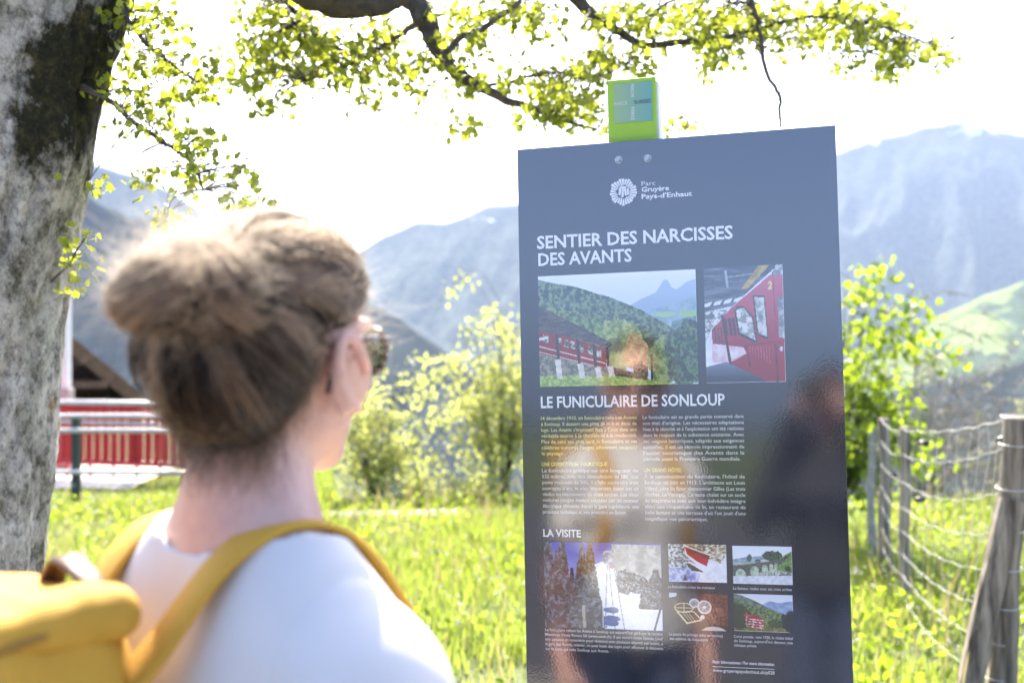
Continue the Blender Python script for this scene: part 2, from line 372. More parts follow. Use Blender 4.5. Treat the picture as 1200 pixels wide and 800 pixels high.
letters('logo_lettering', [('Parc', 752, 217.8, 768, 217.0, 5.0)], m_white, 0.0)
letters('logo_lettering', [('Gruyère', 752, 224.8, 784, 223.2, 5.4), ("Pays-d'Enhaut", 752, 232.8, 811, 229.9, 5.4)], m_white, 0.022)
def para(name, lines, x0, x1, y0, step, dx=0.17, slope=0.0, ch=4.1, m=m_soft, ragged_last=None):
    rows = []
    for i, s in enumerate(lines):
        xe = x1+dx*i; xs = x0+dx*i
        if ragged_last and i == len(lines)-1: xe = xs+(x1-x0)*ragged_last
        y = y0+step*i; rows.append((s, xs, y, xe, y+slope*(xe-xs), ch))
    return letters(name, rows, m, 0.006)
para('introduction_text', ['14 décembre 1910, un funiculaire relie Les Avants', 'à Sonloup. Il dessert une piste de bob et deux de', "luge. Les Avants s'imposent face à Caux dans une", 'véritable course à la clientèle et à la modernité.', 'Plus de cent ans plus tard, le funiculaire et ses', 'célèbres voitures rouges sillonnent toujours', 'le paysage.'], 634, 746, 491.3, 6.92, m=m_lime, ragged_last=0.23)
letters('subheading_lettering', [('UNE COMPÉTITION TOURISTIQUE', 634.8, 546, 711.5, 545.5, 4.3)], m_lime, 0.01)
para('column_text', ['Le funiculaire grimpe sur une longueur de', '532 mètres, avec une dénivellation de 180, une', 'pente maximale de 54%. Il a fallu construire trois', "ouvrages d'art, le plus important étant est un", 'viaduc en maçonnerie de onze arches. Les deux', 'voitures rouges étaient tractées par un moteur', 'électrique alimenté depuis la gare supérieure, une', 'prouesse technique et une première en Suisse.'], 635.2, 748, 553, 6.95, ragged_last=0.87)
para('column_text', ['Le funiculaire est en grande partie conservé dans', "son état d'origine. Les nécessaires adaptations", "liées à la sécurité et à l'exploitation ont été réalisées", 'dans le respect de la substance existante. Avec', 'ses wagons historiques, adaptés aux exigences', 'actuelles, il est un témoin impressionnant de', "l'essor touristique des Avants dans la", 'période avant la Première Guerre mondiale.'], 753.2, 871.5, 490, 7.05, ragged_last=0.96)
letters('subheading_lettering', [('UN GRAND HÔTEL', 755, 552.6, 799, 552.7, 4.3)], m_lime, 0.01)
para('column_text', ["À la construction du funiculaire, l'hôtel de", "Sonloup est bâti en 1913. L'architecte est Louis", 'Villard, père du futur chansonnier Gilles (Les trois', 'cloches, La Venoge). Ce vaste chalet sur un socle', 'de maçonnerie avec une tour-belvédère intègre', 'alors une cinquantaine de lit, un restaurant de', "belle facture et une terrasse d'où l'on jouit d'une", 'magnifique vue panoramique.'], 755.2, 873, 559.8, 7.1, ragged_last=0.62, slope=0.004)
def cap(lines, x0, x1, y0, step, last, slope): return para('caption_text', lines, x0, x1, y0, step, 0.15, slope, 3.3, m_soft, last)
cap(["Le funiculaire reliant les Avants à Sonloup est aujourd'hui géré par la société", "Montreux Vevey Riviera SA (www.mob.ch). Il est ouvert toute l'année (sauf", 'une semaine en novembre pour révision) avec plusieurs départs par heure, à', 'la gare des Avants, enlever, on peut louer des luges pour effectuer la descente', 'sur la piste qui relie Sonloup aux Avants.'], 639, 776.6, 738.8, 5.55, 0.54, 0.036)
cap(['Le funiculaire croise les traineaux'], 782.9, 838, 688.2, 5, None, 0.03)
cap(['Le fameux viaduc avec ses onze arches'], 859.2, 928, 690.0, 5, None, 0.03)
cap(['Le poste de pilotage (plus en service)', 'des cabines du funiculaire'], 784.3, 847, 743.8, 5.3, 0.72, 0.034)
cap(["Carte postale, vers 1920, le chalet hôtel", "de Sonloup, aujourd'hui devenu une", 'clinique privée'], 860, 929, 746.6, 5.1, 0.38, 0.036)
letters('web_lettering', [('Mehr Informationen / For more information', 835.3, 776.6, 907.3, 779.4, 3.6)], m_white, 0.012)
letters('web_lettering', [('www.gruyerepaysdenhaut.ch/p028', 835.7, 786.6, 907.7, 789.4, 3.9)], m_white, 0.004)
a, c = uv(835.3, 780.6), uv(907.5, 783.4)
MB().box(((a[0]+c[0])/2, -0.0003, (a[1]+c[1])/2), (c[0]-a[0], 0.0006, 0.0007)).build('rule_line', m_white, board)
# emblem: ring of radial wedges round a pale shield shape
bm_V = []; bm_F = []; cu_, cv_ = uv(730.3, 225.0); R0 = 0.0252
for i in range(26):
    a0 = 2*math.pi*(i+0.10)/26; a1 = 2*math.pi*(i+0.90)/26
    ro = R0*(1+0.05*math.sin(i*2.1)+0.03*math.cos(i*5)); ri = R0*(0.50+0.05*math.sin(i*1.7))
    k = len(bm_V)
    for (r, a_) in ((ri, a0+0.03), (ro, a0), (ro, a1), (ri, a1-0.03)): bm_V.append((cu_+r*math.cos(a_), -0.0006, cv_+r*math.sin(a_)))
    bm_F.append((k, k+1, k+2, k+3))
for (x, z, w, h, t) in ((-0.25, 0.05, 0.16, 0.55, 0.1), (-0.04, -0.02, 0.16, 0.75, 0.05), (0.17, 0.03, 0.16, 0.62, -0.1), (0.0, 0.36, 0.5, 0.13, 0.2), (0.36, 0.0, 0.13, 0.5, 0.0)):
    k = len(bm_V)
    for sx, sz in ((-1, -1), (1, -1), (1, 1), (-1, 1)): bm_V.append((cu_+R0*(x+sx*w/2+sz*t*h/2), -0.0006, cv_+R0*(z+sz*h/2)))
    bm_F.append((k, k+1, k+2, k+3))
me = bpy.data.meshes.new('emblem'); me.from_pydata(bm_V, [], bm_F); me.materials.append(m_white); o = bpy.data.objects.new('emblem', me); COL.objects.link(o); o.parent = board

# --- printed photographs
m_photo, nt, b = new_mat('photo_print'); gloss(nt, b)
pa = nt.nodes.new('ShaderNodeAttribute'); pa.attribute_name = 'ink'; nt.links.new(pa.outputs['Color'], b.inputs['Base Color'])
class Canvas:
    def __init__(s, w, h):
        s.w, s.h = w, h
        s.S, s.T = np.meshgrid(np.linspace(0, 1, w), np.linspace(0, 1, h)); s.C = np.zeros((h, w, 3)); s.asp = w/h
    def poly(s, P):
        P = np.asarray(P, float); inside = np.zeros(s.S.shape, bool); j = len(P)-1
        for i in range(len(P)):
            xi, yi = P[i]; xj, yj = P[j]
            if yi != yj:
                inside ^= ((yi > s.T) != (yj > s.T)) & (s.S < (xj-xi)*(s.T-yi)/(yj-yi)+xi)
            j = i
        return inside
    def ell(s, x, y, rx, ry): return ((s.S-x)/rx)**2+((s.T-y)/ry)**2 < 1
    def blob(s, x, y, rx, ry, seed=0, amt=0.6): return ((s.S-x)/rx)**2+((s.T-y)/ry)**2 < 1+amt*2*(fbm(s.S*14*s.asp, s.T*14, seed=seed, oct=3)-0.5)
    def line(s, x0, y0, x1, y1, w):
        dx, dy = (x1-x0)*s.asp, y1-y0; L = dx*dx+dy*dy; X = (s.S-x0)*s.asp; Y = s.T-y0
        t = np.clip((X*dx+Y*dy)/L, 0, 1); return np.hypot(X-t*dx, Y-t*dy) < w
    def fill(s, mask, c1, c2=None, sc=20, seed=1, oct=4, con=1.0, a=1.0, sx=1.0, sy=1.0):
        c1 = np.array(c1, float)
        if c2 is None: col = np.broadcast_to(c1, s.C.shape)
        else:
            sc2 = sc*1.4 if sc >= 14 else sc; n = np.clip((fbm(s.S*sc2*s.asp*sx, s.T*sc2*sy, seed=seed, oct=oct, gain=0.7)-0.5)*3.3*con+0.5, 0, 1)[..., None]
            col = c1*(1-n)+np.array(c2, float)*n
        s.C = np.where(mask[..., None], s.C*(1-a)+col*a, s.C)
    def grad(s, mask, c1, c2, t0=0, t1=1):
        k = np.clip((s.T-t0)/(t1-t0), 0, 1)[..., None]; s.C = np.where(mask[..., None], np.array(c1)*(1-k)+np.array(c2)*k, s.C)
ALL = lambda c: np.ones(c.S.shape, bool)
def ph_valley(c):
    c.grad(ALL(c), (226, 235, 246), (200, 216, 234), 0, 0.35)
    c.grad(c.poly([(.36, .24), (.42, .19), (.5, .24), (.58, .3), (.66, .24), (.75, .19), (.785, .12), (.80, .085), (.825, .08), (.85, .15), (.88, .17), (.94, .11), (1, .08), (1, .7), (.36, .7)]), (170, 190, 220), (140, 170, 190), 0.1, 0.5)
    c.fill(c.poly([(.72, .34), (.86, .30), (1, .22), (1, .7), (.7, .7)]), (128, 158, 180), (158, 182, 196), 9, 4)
    c.fill(c.blob(.80, .385, .07, .025, 3), (160, 195, 150)); c.fill(c.blob(.97, .385, .09, .03, 4), (150, 190, 140))
    c.fill(c.poly([(.85, .45), (.93, .42), (1, .41), (1, .7), (.8, .7)]), (90, 120, 125), (120, 150, 150), 20, 9)
    hill = c.poly([(0, .03), (.05, .05), (.12, .075), (.22, .10), (.3, .135), (.38, .18), (.46, .21), (.52, .25), (.6, .30), (.66, .34), (.74, .41), (.81, .46), (.86, .53), (.89, .62), (.88, .8), (0, .8)])
    c.fill(hill, (38, 66, 62), (122, 146, 112), 26, 5, 5, 1.3)
    c.fill(hill & (c.T > 0.25+0.4*c.S), (52, 82, 50), (142, 166, 104), 24, 6, 5, 1.3, a=0.75)
    c.fill(c.blob(.5, .58, .15, .19, 7), (96, 126, 70), (172, 188, 118), 20, 8)
    c.fill(c.blob(.48, .66, .06, .08, 17), (84, 104, 80), (110, 130, 90), 20, 8)
    c.fill(c.blob(.72, .63, .07, .05, 27), (40, 60, 48), (60, 80, 60), 20, 8)
    c.fill(c.blob(.62, .72, .085, .16, 9), (158, 118, 84), (196, 178, 120), 22, 10)
    c.fill(c.blob(.50, .82, .06, .13, 19), (112, 138, 80), (166, 186, 122), 22, 10)
    c.fill(c.blob(.78, .80, .10, .20, 11), (84, 114, 68), (150, 172, 110), 24, 12)
    c.fill(c.blob(.64, .90, .05, .12, 13), (24, 34, 28), (84, 104, 60), 18, 14)
    c.fill(c.blob(.93, .74, .12, .30, 15, 0.5), (22, 46, 34), (96, 128, 84), 26, 16, 4, 1.1)
    c.fill(c.line(.715, .74, .715, .97, .008), (40, 44, 40))
    c.fill(c.poly([(0, .70), (.45, .845), (.47, .88), (.47, .95), (0, .93)]), (94, 96, 84), (156, 154, 134), 26, 18)
    c.fill(c.poly([(.46, .83), (.58, .88), (.75, .985), (.6, .985), (.46, .92)]), (64, 56, 52), (110, 98, 90), 30, 20)
    c.fill((c.T > .905+.09*np.maximum(c.S-.45, 0)/.4+.02*(fbm(c.S*40, c.T*6, seed=3)-.5)) & (c.S < .88), (118, 150, 60), (180, 204, 118), 30, 21)
    c.fill(c.poly([(0, .49), (.06, .50), (.43, .665), (.43, .835), (.40, .84), (0, .70)]), (150, 40, 42), (128, 26, 32), 8, 22)
    for (x, y) in ((.045, .575), (.13, .60), (.175, .62), (.215, .635), (.27, .665), (.33, .69), (.385, .72)):
        c.fill(c.poly([(x-.016, y-.045), (x+.016, y-.03), (x+.016, y+.035), (x-.016, y+.02)]), (70, 70, 60), (196, 208, 190), 40, 23, 3, 1.6)
    c.fill(c.line(0, .635, .42, .80, .005), (222, 200, 196)); c.fill(c.line(0, .57, .05, .56, .012), (210, 215, 215)); c.fill(c.line(0, .685, .40, .84, .004), (205, 190, 186))
    for x, y0, y1 in ((.115, .5, .74), (.25, .58, .79), (.355, .64, .83), (.435, .62, .84)): c.fill(c.line(x, y0, x+.008, y1, .013), (40, 38, 38))
    c.fill(c.poly([(0, .265), (.10, .34), (.46, .615), (.47, .64), (.44, .665), (.30, .60), (.04, .50), (0, .49)]), (50, 47, 46), (96, 88, 80), 26, 24, 4, 1, sx=.5, sy=2)
    for x, y0, y1 in ((.12, .755, .93), (.265, .80, .93), (.375, .835, .93), (.455, .83, .92)): c.fill(c.poly([(x-.02, y0), (x+.018, y0), (x+.028, y1), (x-.006, y1)]), (226, 226, 218), (196, 198, 190), 20, 25)
def ph_station(c):
    c.fill(ALL(c), (206, 214, 226), (232, 236, 242), 10, 31)
    c.fill(c.poly([(0, .37), (.3, .37), (.28, .46), (.08, .53), (0, .66)]), (92, 104, 104), (216, 222, 226), 22, 32, 4, 1.4)
    c.fill(c.poly([(0, 0), (.95, 0), (.60, .2), (.36, .34), (0, .385)]), (52, 60, 74), (104, 114, 128), 9, 33, 4, 1, sx=.4, sy=3)
    c.fill(c.poly([(.70, 0), (.84, 0), (.55, .2), (.47, .2)]), (196, 166, 84), (150, 130, 80), 16, 34)
    for k in range(4): c.fill(c.poly([(.0+.13*k, .315-.012*k), (.10+.13*k, .295-.012*k), (.07+.13*k, .335-.012*k), (.0+.13*k-.02, .345-.012*k)]), (220, 224, 230))
    c.fill(c.line(.28, .04, .30, .17, .012), (150, 160, 172)); c.fill(c.line(.3, .09, .62, .07, .006), (140, 150, 160))
    body = c.poly([(.08, .54), (.2, .46), (.33, .36), (.84, .085), (1, .08), (1, 1), (.78, 1), (.26, .83), (.1, .80)])
    c.grad(body, (190, 96, 116), (142, 16, 34), 0.1, 0.85)
    c.fill(c.poly([(.85, .09), (.92, 0), (1, 0), (1, .085)]), (206, 214, 220), (120, 130, 140), 20, 36)
    c.fill(c.poly([(.375, .38), (.42, .345), (.50, .345), (.62, .44), (.655, .665), (.60, .655), (.42, .59)]), (52, 36, 40))
    c.fill(c.poly([(.40, .385), (.44, .36), (.50, .36), (.60, .45), (.635, .64), (.44, .57)]), (128, 138, 130), (214, 220, 220), 14, 37, 3, 1.5)
    c.fill(c.poly([(.615, .255), (.765, .26), (.80, .64), (.66, .60)]), (70, 30, 40)); c.fill(c.poly([(.635, .27), (.755, .275), (.785, .615), (.675, .585)]), (120, 130, 126), (206, 212, 212), 12, 38, 3, 1.3)
    c.fill(c.poly([(.925, .28), (1, .27), (1, .63), (.935, .62)]), (110, 118, 122), (214, 218, 220), 12, 39)
    for x in (.25, .31, .36): c.fill(c.poly([(x-.02, .45), (x+.02, .44), (x+.045, .60), (x+.01, .60)]), (66, 40, 46)); 
    for x in (.12, .16, .20): c.fill(c.poly([(x-.008, .53), (x+.012, .51), (x+.025, .66), (x+.0, .66)]), (90, 60, 62))
    c.fill(c.poly([(.08, .66), (.3, .68), (.48, .70), (.52, .75), (.30, .83), (.08, .82)]), (226, 222, 232), (206, 176, 190), 8, 40)
    c.fill(c.line(.225, .43, .31, .83, .012), (70, 26, 34)); c.fill(c.line(.51, .685, .56, .87, .006), (96, 14, 28))
    c.fill(c.line(.885, .68, .90, 1, .006), (76, 8, 20)); c.fill(c.line(.52, .68, 1, .655, .004), (110, 10, 26)); c.fill(c.line(.875, .06, .90, .66, .004), (140, 40, 60))
    for k in range(8): c.fill(c.line(.56+.035*k, .70, .565+.035*k, .74+.015*k, .003), (186, 80, 96))
    c.fill(c.ell(.955, .72, .02, .022), (200, 200, 206))
    c.fill(c.line(.82, .155, .845, .145, .007) | c.line(.845, .145, .85, .17, .007) | c.line(.85, .17, .82, .205, .007) | c.line(.82, .205, .855, .20, .007), (226, 206, 130))
    c.grad(c.poly([(0, .86), (.26, .82), (.80, 1), (0, 1)]), (112, 124, 150), (40, 46, 60), .82, 1)
def ph_piste(c):
    c.grad(ALL(c), (44, 62, 170), (120, 140, 210), 0, .25)
    c.fill(c.poly([(.5, .22), (.62, .3), (1, .1), (1, 1), (.45, 1), (.44, .26)]), (222, 230, 243), (238, 242, 248), 6, 51)
    c.fill(c.poly([(.58, .02), (1, .02), (1, .55), (.85, .5), (.62, .36)]), (200, 200, 192), (140, 142, 140), 10, 52, 3, 0.8)
    def conifer(x, y0, y1, w, seed, snow=0.5):
        t = (c.T-y0)/(y1-y0); half = w*(0.12+0.88*t)*(0.7+0.6*fbm(c.S*3, c.T*34, seed=seed, oct=2))
        mk = (t > 0) & (t < 1) & (np.abs(c.S-x) < half); c.fill(mk, (24, 30, 34), (104, 114, 126), 16, seed+1, 4, 0.6+snow)
    for x, y0, w, sd in ((.03, -.3, .10, 61), (.16, -.1, .11, 62), (.11, .1, .10, 65), (.24, .3, .09, 68), (.33, .02, .12, 63), (.40, .0, .12, 64), (.30, .25, .11, 66), (.42, .25, .11, 67)): conifer(x, y0, 1.02, w, sd, .3)
    c.fill(c.blob(.71, .45, .09, .14, 70), (40, 44, 48), (160, 168, 176), 28, 71, 4, 1.2); c.fill(c.blob(.80, .47, .08, .10, 72), (38, 42, 46), (140, 150, 160), 28, 73)
    conifer(.95, .30, .76, .15, 74, .2); c.fill(c.blob(.9, .62, .09, .12, 79), (36, 40, 44), (130, 140, 150), 28, 73)
    c.fill(c.poly([(.51, .1), (.60, .08), (.60, .24), (.52, .25)]), (206, 206, 204), (90, 96, 120), 14, 75)
    for x0, x1 in ((.56, .60), (.60, .68), (.545, .515)): c.fill(c.line(x0, .26, x1, 1, .006), (150, 160, 172))
    for y in (.78, .88, .93): c.fill(c.blob(.57, y, .07, .035, int(y*100)), (40, 84, 150))
    c.fill(c.line(.99, .72, .93, 1, .012), (70, 76, 84)); c.fill(c.line(.335, .75, .34, .98, .018), (150, 150, 140)); c.fill(c.line(.5, .75, .5, .98, .008), (160, 168, 180)); c.fill(c.ell(.585, .28, .02, .02), (190, 96, 60))
def ph_red_snow(c):
    c.fill(ALL(c), (216, 222, 232), (240, 242, 246), 6, 81)
    c.fill(c.poly([(.2, 0), (1, 0), (1, .25), (.9, .5), (.72, .4), (.5, .2)]), (112, 100, 70), (224, 216, 196), 14, 82, 4, 1.4)
    c.fill(c.poly([(0, 0), (.28, 0), (.3, .3), (.55, .62), (.35, .7), (.2, .6), (0, .62)]), (84, 90, 84), (210, 216, 220), 16, 83, 4, 1.4)
    c.fill(c.poly([(0, .62), (.35, .62), (.55, .8), (.5, 1), (0, 1)]), (128, 140, 196), (206, 212, 234), 8, 84)
    c.fill(c.poly([(.28, .05), (.36, .07), (.72, .28), (.66, .58), (.5, .46), (.32, .26)]), (186, 30, 46), (160, 18, 34), 10, 85)
    c.fill(c.line(.36, .17, .70, .36, .025), (70, 66, 60)); c.fill(c.line(.29, .05, .72, .28, .012), (226, 226, 226))
    c.fill(c.line(.36, .48, .63, .70, .025), (238, 242, 246)); c.fill(c.poly([(.3, .52), (.36, .5), (.62, .74), (.4, .7)]), (60, 62, 58), (90, 92, 84), 20, 86)
    c.fill(c.poly([(.24, .97), (.28, .8), (.33, .97)]), (90, 64, 60))
def ph_cockpit(c):
    c.fill(ALL(c), (34, 28, 28), (62, 50, 46), 10, 91)
    c.fill(c.poly([(.55, 0), (1, 0), (1, .95), (.75, .9), (.62, .5)]), (124, 66, 44), (96, 50, 36), 16, 92)
    c.fill(c.poly([(0, 0), (.14, 0), (.12, .1), (0, .14)]), (190, 200, 206)); c.fill(c.poly([(.3, 0), (.5, .0), (.5, .25), (.3, .3)]), (40, 40, 42), (70, 70, 72), 8, 93)
    c.fill(c.ell(.25, .40, .17, .14) & ~c.ell(.25, .40, .145, .11), (206, 182, 128)); c.fill(c.line(.10, .40, .40, .40, .012) | c.line(.25, .28, .25, .52, .012), (190, 168, 120))
    c.fill(c.ell(.43, .27, .09, .13), (206, 208, 206)); c.fill(c.ell(.43, .27, .065, .09), (130, 128, 124), (180, 176, 170), 20, 94)
    c.fill(c.ell(.60, .37, .12, .19), (214, 210, 202)); c.fill(c.ell(.60, .37, .09, .14), (120, 116, 110), (190, 186, 178), 20, 95); c.fill(c.ell(.60, .37, .03, .045), (226, 222, 216))
    c.fill(c.line(.14, .52, .30, .82, .022) | c.line(.30, .82, .54, .72, .022) | c.line(.42, .5, .54, .72, .016) | c.line(.14, .52, .42, .5, .016), (212, 196, 150))
    for k in range(3): c.fill(c.line(.24+.05*k, .56, .33+.05*k, .74, .01), (186, 168, 120))
    c.fill(c.ell(.565, .64, .04, .06), (214, 214, 210)); c.fill(c.ell(.75, 1.02, .26, .2) & ~c.ell(.75, 1.05, .22, .16), (20, 20, 22)); c.fill(c.ell(.75, 1.05, .22, .16), (196, 190, 180))
    for k in range(4): c.fill(c.line(.80+.03*k, .38, .83+.03*k, .6, .008), (170, 110, 84))
def ph_viaduct(c):
    c.grad(ALL(c), (216, 230, 242), (228, 236, 244), 0, .4)
    c.fill(c.poly([(0, .36), (.2, .30), (.45, .26), (.6, .3), (.6, .5), (0, .55)]), (120, 146, 170), (160, 182, 196), 12, 101)
    c.fill(c.poly([(0, .45), (.3, .42), (1, .2), (1, .85), (0, .85)]), (150, 176, 146), (206, 216, 210), 9, 102)
    c.fill(c.blob(.68, .26, .17, .14, 103), (30, 56, 44), (70, 100, 76), 24, 104); c.fill(c.blob(.28, .32, .05, .09, 105), (60, 84, 84), (90, 110, 104), 20, 104); c.fill(c.blob(.43, .40, .05, .05, 105), (80, 90, 90))
    c.fill(c.poly([(.7, .4), (.88, .22), (1, .12), (1, .7), (.75, .62)]), (86, 126, 70), (130, 160, 96), 18, 106)
    br = c.poly([(0, .52), (.3, .47), (.6, .40), (.82, .31), (.95, .2), (.97, .23), (.84, .42), (.72, .58), (.5, .68), (.3, .78), (.0, .9)]); c.fill(br, (68, 74, 74), (104, 108, 104), 22, 107)
    for x, y, rx, ry in ((.13, .76, .085, .15), (.37, .66, .07, .13), (.54, .585, .05, .10), (.65, .535, .035, .08), (.73, .49, .025, .06)):
        mk = (c.ell(x, y, rx, ry) & (c.T < y)) | ((np.abs(c.S-x) < rx) & (c.T >= y) & (c.T < y+.3)); c.fill(mk & br, (128, 160, 110), (190, 206, 196), 10, 108)
    c.fill(c.poly([(.5, .74), (.75, .66), (1, .68), (1, .8), (.6, .82)]), (96, 100, 92), (210, 214, 214), 24, 109)
    c.fill(c.T > .80-.04*c.S+.03*(fbm(c.S*20, c.T*3, seed=4)-.5), (196, 206, 218), (224, 230, 238), 10, 110); c.fill(c.line(0, .50, .6, .38, .008), (150, 156, 156)); c.fill(c.blob(.93, .58, .05, .07, 5), (50, 80, 50))
def ph_hotel(c):
    c.grad(ALL(c), (208, 220, 238), (226, 230, 240), 0, .35)
    c.fill(c.poly([(.5, .25), (.62, .17), (.75, .22), (1, .16), (1, .6), (.5, .5)]), (120, 146, 190), (158, 178, 212), 10, 121)
    c.fill(c.poly([(0, 0), (.1, .02), (.35, .17), (.6, .36), (.85, .52), (.85, .8), (0, .8)]), (74, 94, 84), (120, 134, 116), 14, 122)
    c.fill(c.poly([(.0, .2), (.2, .28), (.45, .36), (.7, .44), (.85, .55), (.8, .8), (0, .8)]), (60, 84, 52), (128, 150, 96), 16, 123)
    c.fill(c.poly([(0, .25), (.15, .3), (.3, .5), (.3, 1), (0, 1)]), (26, 40, 28), (64, 82, 50), 20, 124)
    c.fill(c.poly([(.2, .78), (.6, .75), (1, .7), (1, 1), (0, 1), (0, .9)]), (84, 92, 40), (132, 130, 66), 14, 125)
    c.fill(c.blob(.93, .72, .13, .28, 126), (14, 20, 16), (40, 52, 36), 22, 127); c.fill(c.blob(.7, .78, .12, .12, 128), (40, 56, 32), (84, 96, 52), 22, 127); c.fill(c.blob(.1, .85, .1, .12, 129), (24, 34, 24), (60, 76, 44), 22, 127)
    c.fill(c.poly([(.2, .58), (.36, .56), (.42, .68), (.42, .92), (.2, .86)]), (206, 186, 186), (150, 70, 74), 26, 130, 3, 1.5)
    c.fill(c.poly([(.30, .62), (.5, .66), (.5, .94), (.30, .9)]), (222, 206, 204), (168, 60, 66), 26, 131, 3, 1.5); c.fill(c.poly([(.17, .6), (.215, .47), (.25, .6)]), (196, 60, 60)); c.fill(c.poly([(.2, .62), (.36, .54), (.53, .68), (.3, .66)]), (150, 44, 48))
    for k in range(3): c.fill(c.line(.22, .70+.07*k, .5, .73+.07*k, .012), (120, 40, 44))
def photo(name, label, x0, y0, x1, y1, painter, w, h):
    """x0,y0 top-left and x1,y1 bottom-right on the board"""
    a = uv(x0, y0); c_ = uv(x1, y1); cv = Canvas(w, h); painter(cv)
    lin = s2l(np.clip(cv.C, 0, 255))*0.78
    X = a[0]+(c_[0]-a[0])*cv.S; Z = a[1]+(c_[1]-a[1])*cv.T
    V = np.stack([X, np.full_like(X, -0.0005), Z], -1).reshape(-1, 3)
    i, j = np.meshgrid(np.arange(h-1), np.arange(w-1), indexing='ij'); q = np.stack([i*w+j, (i+1)*w+j, (i+1)*w+j+1, i*w+j+1], -1).reshape(-1, 4)
    ink = np.concatenate([lin.reshape(-1, 3), np.ones((w*h, 1))], 1)
    return tag(np_mesh(name, V, q, m_photo, board, smooth=False, attrs={'ink': ('FLOAT_COLOR', ink)}), label)
photo('printed_photo', 'printed photo of a red train under a sloping roof', 630.5, 324, 818.5, 449.5, ph_valley, 240, 168)
photo('printed_photo', 'printed photo of a red carriage in the snow', 824.5, 314, 921, 447, ph_station, 140, 196)
photo('printed_photo', 'printed photo of a snowy piste between firs', 637.2, 634.2, 777, 738.8, ph_piste, 180, 136)
photo('printed_photo', 'printed photo of a red train on snow', 783, 636.8, 852, 682.5, ph_red_snow, 110, 74)
photo('printed_photo', 'printed photo of brass driving controls', 784, 693.8, 854, 739.2, ph_cockpit, 110, 74)
photo('printed_photo', 'printed photo of a stone viaduct', 858.2, 639, 929, 685, ph_viaduct, 110, 74)
photo('printed_photo', 'printed photo of a chalet hotel on a hill', 859.5, 695, 930, 741, ph_hotel, 110, 74)

# --- post behind the panel, with the green head, and the bolts
M['lime_paint'] = mat('lime_paint', (0.30, 0.50, 0.035), (0.27, 0.46, 0.03), 12, 0.45)
M['white_paint'] = mat('white_paint', (0.72, 0.72, 0.70), (0.62, 0.62, 0.60), 9, 0.5)
LIFT = -0.012
p0 = np.array(uv(713.0, 166, LIFT)); p1 = np.array(uv(770, 162.4, LIFT)); pt = np.array(uv(712.7, 94.5, LIFT))
w_ = p1[0]-p0[0]; zt = pt[1]; zb = -BC[2]-0.05
post = MB().box(((p0[0]+p1[0])/2, -LIFT+0.004, (zt+zb)/2), (w_, 0.008, zt-zb)).build('post', M['lime_paint'], board, bevel=0.002)
MB().box(((p0[0]+p1[0])/2+0.001, -LIFT+0.032, (zt+zb)/2-0.003), (w_+0.006, 0.046, zt-zb-0.006)).build('post_core', M['white_paint'], post, bevel=0.003)
m_st, nt, b = new_mat('park_sticker'); b.inputs['Roughness'].default_value = 0.35
tc = nt.nodes.new('ShaderNodeTexCoord'); sepx = nt.nodes.new('ShaderNodeSeparateXYZ'); nt.links.new(tc.outputs['Generated'], sepx.inputs[0])
nt.links.new(ramp(nt, sepx.outputs[0], [(0.0, (0.27, 0.40, 0.20)), (1.0, (0.13, 0.33, 0.30))]), b.inputs['Base Color'])
q0 = np.array(uv(718.7, 99, LIFT)); q1 = np.array(uv(764.8, 141.3, LIFT))
st_ = MB().box(((q0[0]+q1[0])/2, -LIFT-0.0006, (q0[1]+q1[1])/2), (q1[0]-q0[0], 0.0012, q0[1]-q1[1])).build('sticker', m_st, post)
def post_text(s, u_, v_, width, capk, m, vert=False):
    co, Fc = text_mesh(s, 0.02); xm, xM = co[:, 0].min(), co[:, 0].max(); k = width/(xM-xm)
    a_ = (co[:, 0]-(xm+xM)/2)*k; c_ = (co[:, 1]-0.36)*capk/CAP
    if vert: a_, c_ = c_, -a_
    me = bpy.data.meshes.new('sticker_lettering'); me.from_pydata(np.stack([u_+a_, np.full(len(a_), -LIFT-0.0016), v_+c_], -1).tolist(), [], Fc); me.materials.append(m)
    o = bpy.data.objects.new('sticker_lettering', me); COL.objects.link(o); o.parent = st_
mw = mat('sticker_white', (0.62, 0.66, 0.62), None, 5, 0.4); mdk = mat('sticker_dark', (0.05, 0.11, 0.13), None, 5, 0.4)
qa = uv(727.5, 121.5, LIFT); post_text('PARCS', qa[0], qa[1], 0.025, 0.0062, mw)
qa = uv(753.0, 119.2, LIFT); post_text('SUISSES', qa[0], qa[1], 0.032, 0.0068, mdk)
qa = uv(741.3, 106.5, LIFT); post_text('PARCHI', qa[0], qa[1], 0.025, 0.0062, mw, True)
qa = uv(741.8, 133.5, LIFT); post_text('PÄRKE', qa[0], qa[1], 0.025, 0.0062, mw, True)
M['steel'] = mat('zinc_steel', (0.45, 0.45, 0.44), (0.32, 0.32, 0.31), 200, 0.35, metal=0.9)
for bx_, by_ in ((725, 187.5), (759, 185.8)):
    a_ = uv(bx_, by_); bo = MB()
    bo.tube([(a_[0], 0.001, a_[1]), (a_[0], -0.0015, a_[1])], 0.0075, 20); bo.tube([(a_[0], -0.001, a_[1]), (a_[0], -0.006, a_[1])], [0.0052, 0.0048], 6)
    bo.build('bolt', M['steel'], board)

